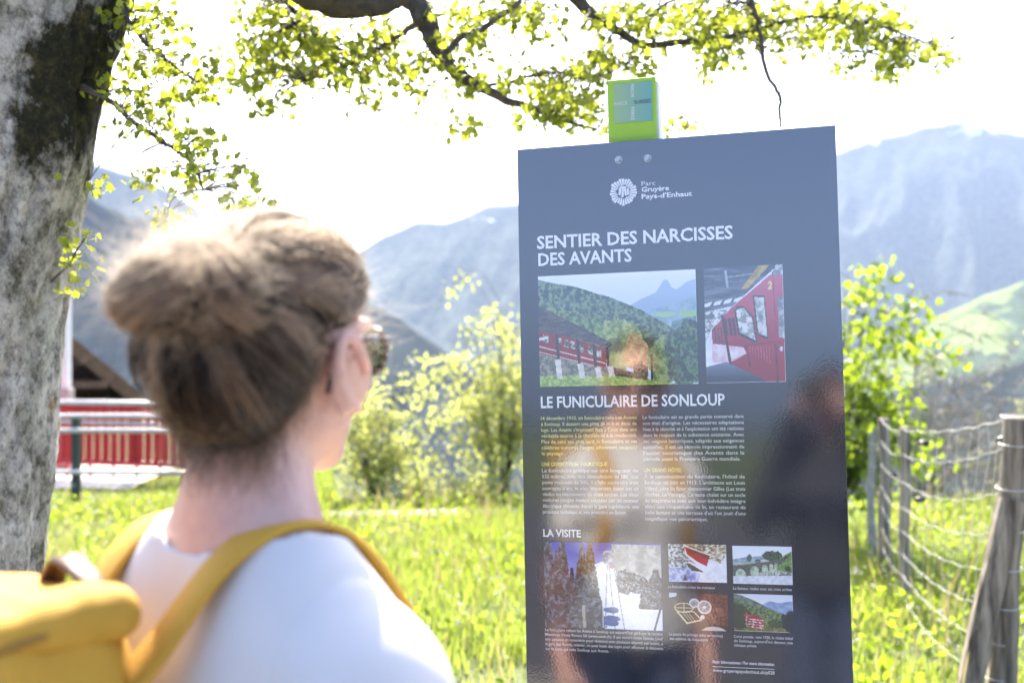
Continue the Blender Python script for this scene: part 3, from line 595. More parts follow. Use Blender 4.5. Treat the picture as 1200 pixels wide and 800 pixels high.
# ------------------------------------------------------------------ leaves, twigs, trees
MAPLE = (np.array([(0, .42, .0), (0, 0, 0), (.26, .10, .06), (.52, .34, .10), (.30, .48, .06), (.40, .78, .09), (.14, .70, .03), (0, 1.05, 0), (-.14, .70, .03), (-.40, .78, .09), (-.30, .48, .06), (-.52, .34, .10), (-.26, .10, .06)]),
         np.array([(0, 1+k, 1+(k+1) % 12) for k in range(12)]))
OVAL = (np.array([(0, 0, 0), (.26, .38, .08), (0, 1, 0), (-.26, .38, .08)]), np.array([(0, 1, 2), (0, 2, 3)]))
def rand_rot(n, r, droop=0.0):
    """n random frames (n,3,3): columns = leaf x, leaf y (tip), leaf normal"""
    t = r.normal(size=(n, 3)); t[:, 2] -= droop; t /= np.linalg.norm(t, axis=1)[:, None]
    a = r.normal(size=(n, 3)); a[:, 2] += 0.6; x = np.cross(t, a); x /= np.linalg.norm(x, axis=1)[:, None]
    return np.stack([x, t, np.cross(x, t)], -1)
def leaf_cloud(name, P, size, shape, m, parent, r, droop=0.3, tint=None):
    n = len(P); T, Fc = shape; R = rand_rot(n, r, droop)
    V = np.einsum('nij,kj->nki', R, T)*np.asarray(size).reshape(-1, 1, 1)+P[:, None, :]
    Fa = (Fc[None]+(np.arange(n)*len(T))[:, None, None]).reshape(-1, 3)
    t = np.repeat(r.random(n) if tint is None else tint, len(T))
    return np_mesh(name, V.reshape(-1, 3), Fa, m, parent, smooth=False, attrs={'tint': ('FLOAT', t)})
m_bark, nt, b = new_mat('beech_bark'); b.inputs['Roughness'].default_value = 0.9; b.inputs['Specular IOR Level'].default_value = 0.25
n1 = noise_node(nt, 9, 10, 0.78, stretch=(1, 1, 0.7)); n2 = noise_node(nt, 8, 8, 0.75, stretch=(1, 1, 0.8)); n3 = noise_node(nt, 30, 10, 0.8, stretch=(1, 1, 0.75))
c1 = ramp(nt, n1, [(0.30, (0.045, 0.04, 0.03)), (0.38, (0.17, 0.16, 0.11)), (0.44, (0.36, 0.345, 0.29)), (0.52, (0.56, 0.54, 0.48)), (0.60, (0.74, 0.72, 0.66)), (0.67, (0.46, 0.30, 0.16))])
c3 = ramp(nt, n3, [(0.40, (0.30, 0.30, 0.29)), (0.52, (1.2, 1.2, 1.2))])
mA = nt.nodes.new('ShaderNodeMixRGB'); mA.blend_type = 'MULTIPLY'; mA.inputs[0].default_value = 0.85; nt.links.new(c1, mA.inputs[1]); nt.links.new(c3, mA.inputs[2])
am = nt.nodes.new('ShaderNodeAttribute'); am.attribute_name = 'moss'
mm = nt.nodes.new('ShaderNodeMath'); mm.operation = 'MULTIPLY_ADD'; nt.links.new(n2, mm.inputs[0]); mm.inputs[1].default_value = 2.2; nt.links.new(am.outputs['Fac'], mm.inputs[2])
mk = ramp(nt, mm.outputs[0], [(0.0, (0, 0, 0)), (1.0, (1, 1, 1))])
mrn = nt.nodes.new('ShaderNodeMapRange'); nt.links.new(mm.outputs[0], mrn.inputs[0]); mrn.inputs[1].default_value = 1.38; mrn.inputs[2].default_value = 1.68
moss = ramp(nt, n3, [(0.38, (0.010, 0.010, 0.006)), (0.50, (0.035, 0.034, 0.016)), (0.62, (0.10, 0.085, 0.03))])
mB = nt.nodes.new('ShaderNodeMixRGB'); nt.links.new(mrn.outputs[0], mB.inputs[0]); nt.links.new(mA.outputs[0], mB.inputs[1]); nt.links.new(moss, mB.inputs[2])
nt.links.new(mB.outputs[0], b.inputs['Base Color']); bump(nt, b, n3, 1.0, 0.035)
M['bark'] = m_bark
M['twig'] = mat('twig_bark', (0.05, 0.042, 0.035), (0.10, 0.085, 0.07), 40, 0.9, 0.5, 60, 0.005)
M['limb'] = mat('dark_limb_bark', (0.10, 0.085, 0.068), (0.035, 0.030, 0.024), 22, 0.9, 0.9, 40, 0.015, stretch=(1, 1, 1))
M['pale_twig'] = mat('pale_twig', (0.30, 0.27, 0.23), (0.20, 0.18, 0.15), 40, 0.9)

def trunk_tube(path, rad, n=48, m=120, seed=1, moss_fn=None):
    P = spline(path, m); Rr = np.interp(np.linspace(0, 1, m), np.linspace(0, 1, len(rad)), rad)
    T = np.gradient(P, axis=0); T /= np.linalg.norm(T, axis=1)[:, None]
    up = np.tile(np.array([0, -1.0, 0.0]), (m, 1)); up -= T*(up*T).sum(1)[:, None]; up /= np.linalg.norm(up, axis=1)[:, None]; bb = np.cross(T, up)
    a = np.linspace(0, 2*math.pi, n+1)[:-1]
    ca, sa = np.cos(a), np.sin(a)
    z = P[:, 2][:, None]
    lump = (fbm(ca[None]*1.3+3, sa[None]*1.3+3, z*1.1, seed=seed, oct=3)-0.5)*0.28 + (fbm(ca[None]*5+9, sa[None]*5+9, z*6, seed=seed+4, oct=3)-0.5)*0.09
    if n > 60: lump = lump+(fbm(ca[None]*11+5, sa[None]*11+5, z*9, seed=seed+8, oct=4, gain=.65)-0.5)*0.10-np.clip(fbm(ca[None]*7+2, sa[None]*7+2, z*4, seed=seed+12, oct=3)-.56, 0, 1)*.35
    r = Rr[:, None]*(1+lump)
    V = P[:, None]+(up[:, None]*ca[None, :, None]+bb[:, None]*sa[None, :, None])*r[..., None]
    i, j = np.meshgrid(np.arange(m-1), np.arange(n), indexing='ij'); j2 = (j+1) % n
    Q = np.stack([i*n+j, i*n+j2, (i+1)*n+j2, (i+1)*n+j], -1).reshape(-1, 4)
    V = V.reshape(-1, 3); return V, Q
big = empty('maple_tree', (-1.52, 3.0, 0), label='large old tree with mossy grey trunk and overhanging leafy branches', cat='tree')
def local(o, P): return np.asarray([tuple(p) for p in P], float)-np.array(o.location)
TD = 3.0
tp = [(-1.57, TD, -0.15), (-1.56, TD, 0.4), (-1.545, TD, 1.0), (-1.515, TD, 1.55), (-1.455, TD-.01, 1.95), (-1.39, TD-.02, 2.3), (-1.28, TD-.04, 2.65), (-1.12, TD-.10, 3.05), (-0.95, TD-.16, 3.5), (-0.85, TD-.1, 4.3)]
V, Q = trunk_tube(tp, [.36, .285, .265, .262, .264, .272, .275, .25, .18, .12], 200, 520, 3)
# burl half way up on the side of the trunk
bc = np.array([-1.235, TD-.09, 2.06]); dd = np.linalg.norm((V-bc)*np.array([1, 1, .75]), axis=1); out = V-np.array([-1.44, TD, 0]); out[:, 2] = 0; out /= np.linalg.norm(out, axis=1)[:, None]
V = V+out*(0.055*np.exp(-(dd/0.11)**2))[:, None]
mossv = np.exp(-((V[:, 0]+1.165-0.30*(V[:, 2]-2.15))/0.085)**2)*np.exp(-((V[:, 2]-2.22)/0.27)**4)*(V[:, 1] < TD+.08)*0.80
mossv = np.maximum(mossv, 0.40*np.exp(-((V[:, 0]+1.29)/0.06)**2)*np.exp(-((V[:, 2]-1.75)/0.16)**2)*(V[:, 1] < TD))
trunk = np_mesh('trunk', local(big, V), Q, m_bark, big, attrs={'moss': ('FLOAT', mossv)})
LD = 3.25
limbs = [  # (points in the photograph's units, depth), radii in metres
    ([(150, -260, 2.9), (260, -130, 3.05), (345, -52, 3.15), (398, -14, LD), (440, 2, LD), (480, -2, LD), (497, 22, LD), (520, 66, LD), (562, 103, 3.3), (620, 126, 3.35), (665, 143, 3.4), (700, 152, 3.45)],
     [.15, .125, .105, .095, .042, .030, .032, .024, .016, .010, .007, .004]),
    ([(150, -300, 2.95), (330, -270, 3.2), (520, -120, 3.4), (640, -30, 3.5), (700, 20, 3.55), (740, 46, 3.6), (768, 53, 3.6), (830, 46, 3.6), (880, 38, 3.6), (910, 28, 3.6), (960, 20, 3.6), (1030, 30, 3.6), (1085, 50, 3.6)],
     [.11, .09, .06, .030, .016, .013, .011, .010, .009, .007, .005, .004, .002]),
    ([(870, -90, 3.5), (880, -5, 3.45), (890, 30, 3.42), (893, 60, 3.4), (900, 90, 3.4), (913, 110, 3.4), (914, 130, 3.4), (915, 150, 3.4)], [.013, .008, .007, .007, .006, .006, .005, .004]),
    ([(520, 66, LD), (540, 45, LD), (562, 36, LD), (585, 20, LD), (612, -2, LD), (650, -60, LD)], [.012, .010, .009, .008, .006, .004]),
    ([(640, -30, 3.5), (780, -80, 3.7), (900, -90, 3.7), (960, -30, 3.7), (985, 5, 3.7), (1003, 30, 3.7), (1012, 62, 3.7)], [.025, .018, .013, .008, .007, .006, .003]),
    ([(60, 30, 3.0), (120, -20, 2.95), (142, 10, 2.95), (165, 45, 2.95), (200, 75, 2.95), (225, 92, 2.95), (240, 102, 2.95)], [.03, .012, .007, .006, .005, .004, .003]),
    ([(70, 90, 2.95), (105, 106, 2.9), (135, 124, 2.9), (165, 148, 2.9), (200, 172, 2.9), (220, 186, 2.9), (232, 205, 2.9), (238, 222, 2.9)], [.02, .008, .007, .006, .005, .005, .004, .003]),
    ([(300, -60, 3.4), (340, 10, 3.4), (375, 45, 3.4), (430, 70, 3.45), (470, 85, 3.5)], [.012, .008, .006, .004, .003]),
    ([(562, 103, 3.3), (600, 95, 3.3), (650, 85, 3.35), (700, 90, 3.4), (745, 70, 3.4)], [.006, .005, .004, .003, .002]),
    ([(497, 22, LD), (470, 40, LD), (440, 60, LD), (400, 80, LD), (360, 95, LD)], [.010, .007, .006, .004, .003]),
    ([(768, 53, 3.6), (760, 25, 3.6), (790, 0, 3.6), (830, -10, 3.6), (880, 5, 3.65)], [.007, .006, .005, .004, .002]),
]
LP = []
for k, (pts, rad) in enumerate(limbs):
    W = [at(*p) for p in pts]; n = len(W)*6; S = spline(W, n); R = np.interp(np.linspace(0, 1, n), np.linspace(0, 1, len(rad)), rad)
    S = S+(np.stack([fbm(np.arange(n)*.4, k*7.+a_*0, seed=a_+k) for a_ in (1, 2, 3)], -1)-.5)*np.minimum(R, .012)[:, None]*1.6
    LP.append(S)
    MB().tube(local(big, S), R, 14 if rad[0] > .03 else 7, 0.10).build('branch', M['limb'] if rad[0] > .05 else M['twig'], big, smooth=True)
# leaf sprays: (px, py, rx, ry, number of twig ends, depth)
sprays = [(150, 22, 22, 30, 8, 2.95), (190, 25, 18, 26, 7, 2.95), (165, 75, 20, 16, 6, 2.95), (205, 62, 14, 12, 4, 2.95), (236, 100, 14, 10, 6, 2.95), (120, 100, 10, 12, 3, 2.95), (160, 112, 14, 10, 4, 2.95), (185, 118, 16, 8, 4, 2.95),
          (250, 68, 9, 8, 3, 2.95), (205, 92, 10, 8, 3, 2.95), (235, 160, 16, 20, 7, 2.9), (225, 195, 14, 22, 6, 2.9), (175, 210, 14, 8, 4, 2.9), (150, 140, 12, 10, 3, 2.9), (200, 150, 14, 10, 3, 2.9), (290, 200, 8, 7, 3, 3.0), (292, 236, 20, 6, 6, 3.0), (200, 250, 10, 7, 3, 2.9), (107, 210, 5, 5, 2, 2.9), (270, 205, 8, 5, 2, 3.0),
          (310, 15, 34, 20, 14, 3.4), (345, 30, 36, 26, 18, 3.4), (300, 60, 24, 20, 11, 3.4), (290, 92, 20, 14, 11, 3.4), (345, 70, 36, 16, 14, 3.45), (355, 90, 24, 12, 8, 3.4), (400, 62, 34, 18, 14, 3.4), (410, 85, 24, 14, 10, 3.4), (440, 40, 26, 22, 12, 3.3), (430, 110, 10, 9, 5, 3.4), (322, 122, 12, 6, 6, 3.4), (470, 80, 18, 14, 7, 3.4), (375, 45, 20, 16, 8, 3.3), (455, 60, 20, 16, 8, 3.4),
          (520, 22, 34, 20, 12, 3.3), (495, 72, 14, 12, 5, 3.3), (545, 72, 30, 18, 9, 3.35), (545, 100, 22, 10, 6, 3.35), (575, 15, 30, 16, 10, 3.4), (590, 92, 14, 12, 4, 3.3), (610, 10, 34, 12, 10, 3.4), (540, 145, 12, 6, 5, 3.3), (625, 135, 16, 8, 4, 3.35), (490, 105, 8, 7, 3, 3.3), (560, 45, 16, 10, 5, 3.3),
          (640, 90, 26, 18, 11, 3.4), (660, 110, 34, 20, 18, 3.45), (690, 130, 26, 16, 13, 3.45), (690, 80, 34, 18, 14, 3.45), (650, 130, 16, 8, 6, 3.4), (640, 25, 34, 18, 8, 3.45), (720, 62, 30, 14, 10, 3.5), (755, 78, 16, 12, 5, 3.5),
          (720, 18, 40, 18, 16, 3.55), (770, 22, 36, 20, 18, 3.6), (820, 15, 38, 18, 18, 3.6), (820, 42, 36, 14, 14, 3.6), (860, 30, 36, 22, 18, 3.6), (850, 62, 30, 12, 10, 3.6), (905, 25, 36, 22, 17, 3.65), (930, 50, 30, 16, 11, 3.65), (955, 20, 34, 20, 14, 3.65), (1000, 30, 34, 22, 16, 3.65), (1040, 40, 34, 20, 16, 3.65), (1050, 62, 26, 12, 12, 3.65), (1090, 60, 22, 12, 7, 3.65), (1035, 80, 18, 8, 6, 3.65), (985, 68, 16, 8, 5, 3.65), (835, 80, 10, 9, 4, 3.6), (1010, 5, 36, 12, 9, 3.65), (965, 45, 14, 12, 5, 3.65), (795, 145, 14, 6, 4, 3.6), (1112, 66, 6, 6, 2, 3.65)]
lr = np.random.default_rng(21); LPall = np.concatenate(LP); leafP = []; leafS = []; tw = MB()
lsz = []
for (px, py, rx, ry, n, d) in sprays:
    for k in range(int(n*1.75)):
        a_ = lr.random()*2*math.pi; q = math.sqrt(lr.random())
        c = np.array(at(px+rx*q*math.cos(a_), py+ry*q*math.sin(a_), d+lr.normal()*0.16))
        near = LPall[np.argmin(((LPall-c)**2).sum(1)+ (LPall[:, 2] < c[2]-.02)*0.02)]
        L = np.linalg.norm(c-near)
        if L < 0.7:
            mid = (c+near)/2+np.array([lr.normal()*.02, lr.normal()*.02, 0.12*L]); S = spline([near, mid, c], 6)
            tw.tube(local(big, S), np.linspace(.0022, .0009, 6), 4, cap=False)
        m_ = lr.integers(5, 9); off = lr.normal(size=(m_, 3))*np.array([.026, .03, .018]); off[:, 2] -= .008
        leafP.append(c+off); lsz.append(lr.uniform(.012, .034, m_))
# upper crown outside the picture, carried by the same limbs
for k in range(620):
    c = np.array([lr.uniform(-3.4, 1.6), lr.uniform(2.4, 5.6), 0]); c[2] = CAM_Z+c[1]*0.40+lr.uniform(0, 2.2)
    if c[0] > -1.15: continue
    m_ = 6; leafP.append(c+lr.normal(size=(m_, 3))*.06); lsz.append(lr.uniform(.03, .05, m_))
# sprig low on the trunk
for (px, py) in ((92, 290), (84, 275), (100, 305), (88, 318), (104, 285), (80, 335), (96, 335), (76, 300), (106, 320)):
    c = np.array(at(px, py, 2.75)); leafP.append(c+lr.normal(size=(5, 3))*.016); lsz.append(lr.uniform(.02, .034, 5))
tw.tube(local(big, spline([at(60, 330, 2.86), at(80, 310, 2.8), at(92, 290, 2.75), at(102, 276, 2.75)], 10)), np.linspace(.004, .0015, 10), 5)
tag(tw.build('twigs', M['twig'], big, smooth=True), kind='stuff')
P = np.concatenate(leafP); crown = leaf_cloud('crown', local(big, P), np.concatenate(lsz), MAPLE, M['maple'], big, lr, 0.5)

def shrub(name, base, h, rad, nstem, nleaf, size, m_leaf, label, group=None, seed=1, lean=(0, 0), twig=None, arch=0.3, shape=OVAL, cat='shrub', bare=False):
    r = np.random.default_rng(seed); o = empty(name, base, label=label, cat=cat, group=group); st = MB(); ends = []
    for s in range(nstem):
        a_ = r.random()*2*math.pi; q = rad*math.sqrt(r.random()); top = np.array([q*math.cos(a_)+lean[0], q*math.sin(a_)+lean[1], h*r.uniform(.55, 1.0)*(1-0.35*(q/rad)**2)])
        b0 = np.array([math.cos(a_), math.sin(a_), 0])*rad*.12*r.random(); mid = b0*.4+top*.55; mid[2] = top[2]*.62
        S = spline([b0-np.array([0, 0, .1]), b0*.7+mid*.3+np.array([0, 0, .1*h]), mid, top], 14); st.tube(S, np.linspace(.008+.012*h/3, .003, 14), 6)
        for b_ in range(9 if not bare else 12):
            t = r.integers(4, 14); L = h*r.uniform(.1, .28); dirv = r.normal(size=3); dirv[2] = abs(dirv[2])*.5; dirv /= np.linalg.norm(dirv)
            e = S[t]+dirv*L; mid2 = (S[t]+e)/2+np.array([0, 0, arch*L*.5]); e = e-np.array([0, 0, arch*L*.4])
            T_ = spline([S[t], mid2, e], 6); st.tube(T_, np.linspace(.004, .0015, 6) if not bare else np.linspace(.007, .003, 6), 4); ends += [T_[2], T_[3], T_[4], T_[5]]
            if bare:
                for _ in range(3): st.tube(spline([T_[3], T_[4]+r.normal(size=3)*.05, T_[5]+r.normal(size=3)*L*.3], 4), [.004, .003, .002, .0015], 3)
    tag(st.build('stems', twig or M['twig'], o, smooth=True), kind='stuff')
    if nleaf:
        E_ = np.array(ends); c = E_[r.integers(0, len(E_), nleaf//9)]; P_ = np.repeat(c, 9, 0)+r.normal(size=(len(c)*9, 3))*size*1.1
        P_[:, 2] = np.maximum(P_[:, 2], 0.02); sz = r.uniform(.7, 1.3, len(P_))*size
        leaf_cloud('crown', P_, sz, shape, m_leaf, o, r, 0.2)
    return o
def gz(x, y): return float(ground_z(x, y))
def base_at(px, d, dz=-0.05): x = (px-600)/F_PX*d; return (x, d, gz(x, d)+dz)
shrub('pale_shrub', base_at(440, 11.3), 2.05, .46, 13, 2800, .065, M['pale_leaf'], 'rounded pale green shrub between the woman and the board', seed=5)
shrub('pale_shrub', base_at(588, 11.6), 3.1, .55, 15, 3900, .068, M['pale_leaf'], 'tall pale shrub at the edge of the dark board', seed=8, arch=0.6)
shrub('low_shrub', base_at(490, 10.6), 0.45, .30, 10, 900, .05, M['pale_leaf'], 'low yellowish shrub at the meadow rim', seed=9)
shrub('low_shrub', base_at(553, 10.5), 0.45, .35, 10, 900, .05, M['pale_leaf'], 'low pale shrub in front of the tall shrub', seed=10)
shrub('green_bush', base_at(978, 8.2), 2.35, .42, 14, 2600, .062, M['bush_leaf'], 'fresh green bush behind the right edge of the board', seed=12, shape=MAPLE)
shrub('bare_shrub', base_at(1080, 12.0), 3.2, .9, 14, 0, .05, M['bush_leaf'], 'leafless pale shrub behind the wire fence', seed=14, twig=M['pale_twig'], bare=True)
shrub('bare_shrub', base_at(1150, 13.0), 2.6, .9, 12, 500, .05, M['pale_leaf'], 'sparse bare shrub by the leaning corner post', seed=15, twig=M['pale_twig'], bare=True)

# ------------------------------------------------------------------ meadow grass and flowers
def grass():
    r = np.random.default_rng(3); N = 300000
    x = r.uniform(-6.0, 7.0, N); y = 3.3+(13.6-3.3)*r.random(N)**0.9
    dens = fbm(x*1.1, y*1.1, seed=40, oct=3)
    keep = (r.random(N) < np.clip((dens-.25)*2.6, .25, 1)) & ~((np.abs(y-9.95-.15*np.sin((x+2.6)/3.4*3)) < .17) & (x > -2.6) & (x < .8)) & ~((x < -4.05) & (y > 11.7))
    x, y, dens = x[keep], y[keep], dens[keep]; N = len(x); z = ground_z(x, y)
    hmap = .10+.20*np.clip((fbm(x*.9+5, y*.9, seed=44, oct=3)-.3)*2, 0, 1)
    h = .82*hmap*r.uniform(.5, 1.25, N); h = np.where(y > 9.0, h*.65, h); w = r.uniform(.0022, .0052, N)
    a_ = r.random(N)*2*math.pi; lean = h*r.uniform(.15, .8, N); b_ = a_+r.normal(size=N)*.6
    wx, wy = np.cos(b_+math.pi/2)*w, np.sin(b_+math.pi/2)*w; lx, ly = np.cos(a_)*lean, np.sin(a_)*lean
    P0 = np.stack([x-wx, y-wy, z-.01], -1); P1 = np.stack([x+wx, y+wy, z-.01], -1)
    P2 = np.stack([x-wx*.8+lx*.35, y-wy*.8+ly*.35, z+h*.6], -1); P3 = np.stack([x+wx*.8+lx*.35, y+wy*.8+ly*.35, z+h*.6], -1); P4 = np.stack([x+lx, y+ly, z+h], -1)
    V = np.stack([P0, P1, P2, P3, P4], 1).reshape(-1, 3); k = (np.arange(N)*5)[:, None, None]
    Fa = (np.array([(0, 1, 3), (0, 3, 2), (2, 3, 4)])[None]+k).reshape(-1, 3)
    tint = np.repeat(np.clip(dens*.9+r.normal(size=N)*.2, 0, 1), 5)
    g = np_mesh('grass', V, Fa, M['grass'], attrs={'tint': ('FLOAT', tint)}, smooth=True); tag(g, 'bright green meadow grass', kind='stuff')
    n = 1500; x = r.uniform(-5, 6, n); y = r.uniform(4.2, 10.0, n); z = ground_z(x, y); h = r.uniform(.22, .42, n); a_ = r.random(n)*2*math.pi; lx, ly = np.cos(a_)*h*.25, np.sin(a_)*h*.25
    V = np.stack([np.stack([x-.0015, y, z], -1), np.stack([x+.0015, y, z], -1), np.stack([x+lx-.004, y+ly, z+h*.86], -1), np.stack([x+lx+.004, y+ly, z+h*.86], -1), np.stack([x+lx*1.2, y+ly*1.2, z+h], -1)], 1).reshape(-1, 3)
    Fa = (np.array([(0, 1, 3), (0, 3, 2), (2, 3, 4)])[None]+(np.arange(n)*5)[:, None, None]).reshape(-1, 3)
    tag(np_mesh('grass_stalks', V, Fa, M['straw'], attrs={'tint': ('FLOAT', np.repeat(r.random(n), 5))}), 'thin straw coloured grass stalks with seed heads', kind='stuff')
    n = 15000; x = r.uniform(-4, 5.5, n); y = r.uniform(4.4, 10.2, n); P_ = np.stack([x, y, ground_z(x, y)+r.uniform(.02, .2, n)], -1)
    keep = fbm(x*1.4+9, y*1.4, seed=47, oct=3) > .5
    tag(leaf_cloud('meadow_herbs', P_[keep], r.uniform(.03, .075, keep.sum()), OVAL, M['bush_leaf'], None, r, -.4), 'broad leaved herbs among the grass', kind='stuff')
    n = 700; x = r.uniform(-4, 5, n); y = r.uniform(4.6, 10.2, n); P_ = np.stack([x, y, ground_z(x, y)+r.uniform(.16, .30, n)], -1)
    P_ = np.repeat(P_, 5, 0)+r.normal(size=(n*5, 3))*.006
    tag(leaf_cloud('meadow_flowers', P_, r.uniform(.012, .022, n*5), OVAL, M['white_petal'], None, r, -.5), 'tiny white flowers scattered in the meadow', kind='stuff')
grass()

# ------------------------------------------------------------------ wire fence on the right
M['old_wood'] = mat('weathered_wood', (0.36, 0.30, 0.23), (0.05, 0.038, 0.027), 26, 0.9, 1.0, 34, 0.02, stretch=(1, 1, 0.07), lo=0.36, hi=0.66)
M['pale_wood'] = mat('silvered_wood', (0.40, 0.38, 0.34), (0.24, 0.22, 0.19), 14, 0.9, 0.8, 22, 0.01, stretch=(1, 1, 0.12), lo=0.3, hi=0.7)
M['wire'] = mat('galvanised_wire', (0.68, 0.68, 0.67), (0.52, 0.52, 0.51), 60, 0.35, metal=0.3)
M['black_plastic'] = mat('black_plastic', (0.015, 0.015, 0.016), None, 20, 0.4)
fence = empty('wire_fence', (2.7, 4.4, 0), label='sagging wire mesh fence on weathered wooden posts', cat='fence')
def fpost(px, d, top_py, r0, lean, m, name='post', k=10):
    x, y = (px-600)/F_PX*d, d; zt = CAM_Z-(top_py-400)/F_PX*d; z0 = gz(x, y)-.25; n = 14
    P_ = np.stack([np.linspace(x+lean, x, n)+.006*np.sin(np.arange(n)*.9+px), np.full(n, y)+.005*np.cos(np.arange(n)*.7), np.linspace(z0, zt, n)], -1)
    R_ = r0*(1.08-.12*np.linspace(0, 1, n))*(1+.03*np.sin(np.arange(n)*1.7+px)); R_[-1] *= .93
    MB().tube(local(fence, P_), R_, k, .09).build(name, m, fence, smooth=False); return P_
near = fpost(1192, 4.5, 488, .056, -.10, M['old_wood'], k=14)
p2 = fpost(1060.5, 6.25, 500, .030, 0.0, M['old_wood'])
p1 = fpost(1036, 7.1, 490, .038, 0.012, M['old_wood'])
p0f = fpost(1022, 7.7, 505, .028, -.01, M['pale_wood'])
pB = fpost(985, 9.4, 495, .035, 0.0, M['old_wood'])
# raking strut of the corner post
a0, a1 = np.array(at(1185, 585, 4.47)), np.array(at(1118, 880, 4.42)); n = 12; P_ = np.linspace(a1-(a0-a1)*.1, a0, n)
MB().tube(local(fence, P_), .052*(1+.04*np.sin(np.arange(n)*1.3)), 9, .12).build('strut', M['old_wood'], fence)
def on_post(P_, hgt, r_):
    z = gz(P_[-1][0], P_[-1][1])+hgt; i = np.clip((z-P_[0][2])/(P_[-1][2]-P_[0][2]), 0, 1); return P_[0]+(P_[-1]-P_[0])*i+np.array([-r_*.7, -r_*.7, 0])
heights = [1.07, .93, .78, .64, .51, .38, .26, .14]; frac = [1.0, .965, .83, .69, .56, .43, .31, .19]
wr = np.random.default_rng(4); spans = {}
for k, hh in enumerate(heights):
    pts = []
    A = on_post(near, hh*1.19+.02, .05); B = on_post(p2, hh-.02, .03); C_ = on_post(p1, hh, .036); D_ = on_post(p0f, hh*.93, .028); E_ = on_post(pB, hh, .034)
    segs = [(A, B, .03+.035*(k > 0)*wr.uniform(.7, 1.3)), (B, C_, .03*wr.uniform(.4, 1.6)), (C_, D_, .02*wr.uniform(.5, 1.5)), (D_, E_, .06)]
    for s_, (a_, b_, sag) in enumerate(segs):
        n = 40 if s_ == 0 else 14; t = np.linspace(0, 1, n); L = a_[None]*(1-t[:, None])+b_[None]*t[:, None]
        L[:, 2] -= sag*4*t*(1-t); L[:, 2] += .004*np.sin(t*40+k)*(s_ == 0); spans[(k, s_)] = L; pts.append(L if s_ == 0 else L[1:])
    pts = np.concatenate(pts)
    MB().tube(local(fence, pts), .0015 if k else .0019, 5, cap=False).build('wire', M['wire'], fence, smooth=True)
    # wrap round the corner post
    w_ = on_post(near, hh*1.19+.02, 0.0); ang = np.linspace(0, 2*math.pi, 18)
    MB().tube(local(fence, np.stack([w_[0]+.061*np.cos(ang), w_[1]+.061*np.sin(ang), w_[2]+.006*np.sin(ang)], -1)), .002, 5, cap=False).build('wire_tie', M['wire'], fence, smooth=True)
for s_, ts in ((0, [.04, .10, .17, .25, .33, .42, .51, .60, .69, .78, .87, .95]), (1, [.3, .65]), (2, [.3, .7]), (3, [.25, .5, .75])):
    for t in ts:
        pts = []
        for k in range(8):
            L = spans[(k, s_)]; i = min(int(t*(len(L)-1)+(k*.22 if s_ == 0 else 0)), len(L)-1); pts.append(L[i]+wr.normal(size=3)*np.array([.006, .006, 0]))
        MB().tube(local(fence, pts), .0011, 4, cap=False).build('stay_wire', M['wire'], fence, smooth=True)
for (px, py, d) in ((1083, 519, 6.0), (1046, 556, 6.9), (1078, 585, 6.2), (1177, 515, 4.55)):
    c = np.array(at(px, py, d)); ins = MB().tube(local(fence, [c-np.array([.035, 0, 0]), c-np.array([.01, 0, 0]), c+np.array([.012, 0, 0]), c+np.array([.03, 0, 0])]), [.006, .016, .019, .008], 8); ins.build('insulator', M['black_plastic'], fence, smooth=True)

# ------------------------------------------------------------------ station side on the left: guard rail, red fence, pillar, chalet
M['green_paint'] = mat('dark_green_paint', (0.035, 0.06, 0.045), (0.025, 0.045, 0.035), 20, 0.5)
M['pale_metal'] = mat('pale_metal_rail', (0.62, 0.60, 0.57), (0.5, 0.48, 0.46), 20, 0.35, metal=0.2)
M['red_paint'] = mat('red_paint', (0.50, 0.012, 0.014), (0.40, 0.010, 0.012), 6, 0.4)
M['concrete'] = mat('concrete', (0.36, 0.34, 0.31), (0.24, 0.23, 0.21), 8, 0.9, 0.3)
gr = empty('guard_rail', (-4.35, 10.8, 0), label='pale metal guard rail with dark green post in front of red fence', cat='railing')
def L3(o, p): return tuple(np.asarray(p, float)-np.array(o.location))
for px, d in ((89.5, 10.75), (-40, 10.9), (250, 10.55)):
    x = (px-600)/F_PX*d; MB().box(L3(gr, (x, d, .36)), (.075, .075, 1.0)).build('post', M['green_paint'], gr, bevel=.006)
for z in (.84, .70, .30):
    a_ = np.array([(-60-600)/F_PX*10.92, 10.84, z-.01]); b_ = np.array([(252-600)/F_PX*10.55, 10.48, z+.02])
    MB().tube(local(gr, np.linspace(a_, b_, 8)), .024, 8).build('rail', M['pale_metal'], gr, smooth=True)
rf = empty('red_fence', (-4.6, 12.4, 0), label='bright red slatted fence with white top rail beside the trunk', cat='fence')
fa, fb = np.array([-6.4, 12.75, 0.]), np.array([-2.75, 11.9, 0.]); L = np.linalg.norm(fb-fa); dr = (fb-fa)/L; Mz = Matrix.Rotation(math.atan2(dr[1], dr[0]), 3, 'Z')
nsl = int(L/.105); slat_me = None
for k in range(nsl):
    c = fa+dr*(k+.5)*.105
    if slat_me is None:
        o = MB().box((0, 0, 0), (.086, .022, .62)).build('slat', M['red_paint'], rf, bevel=.004, segs=1); slat_me = o.data
    else:
        o = bpy.data.objects.new('slat', slat_me); COL.objects.link(o); o.parent = rf
    o.rotation_euler = (0, 0, math.atan2(dr[1], dr[0])); o.location = L3(rf, (c[0], c[1], .54))
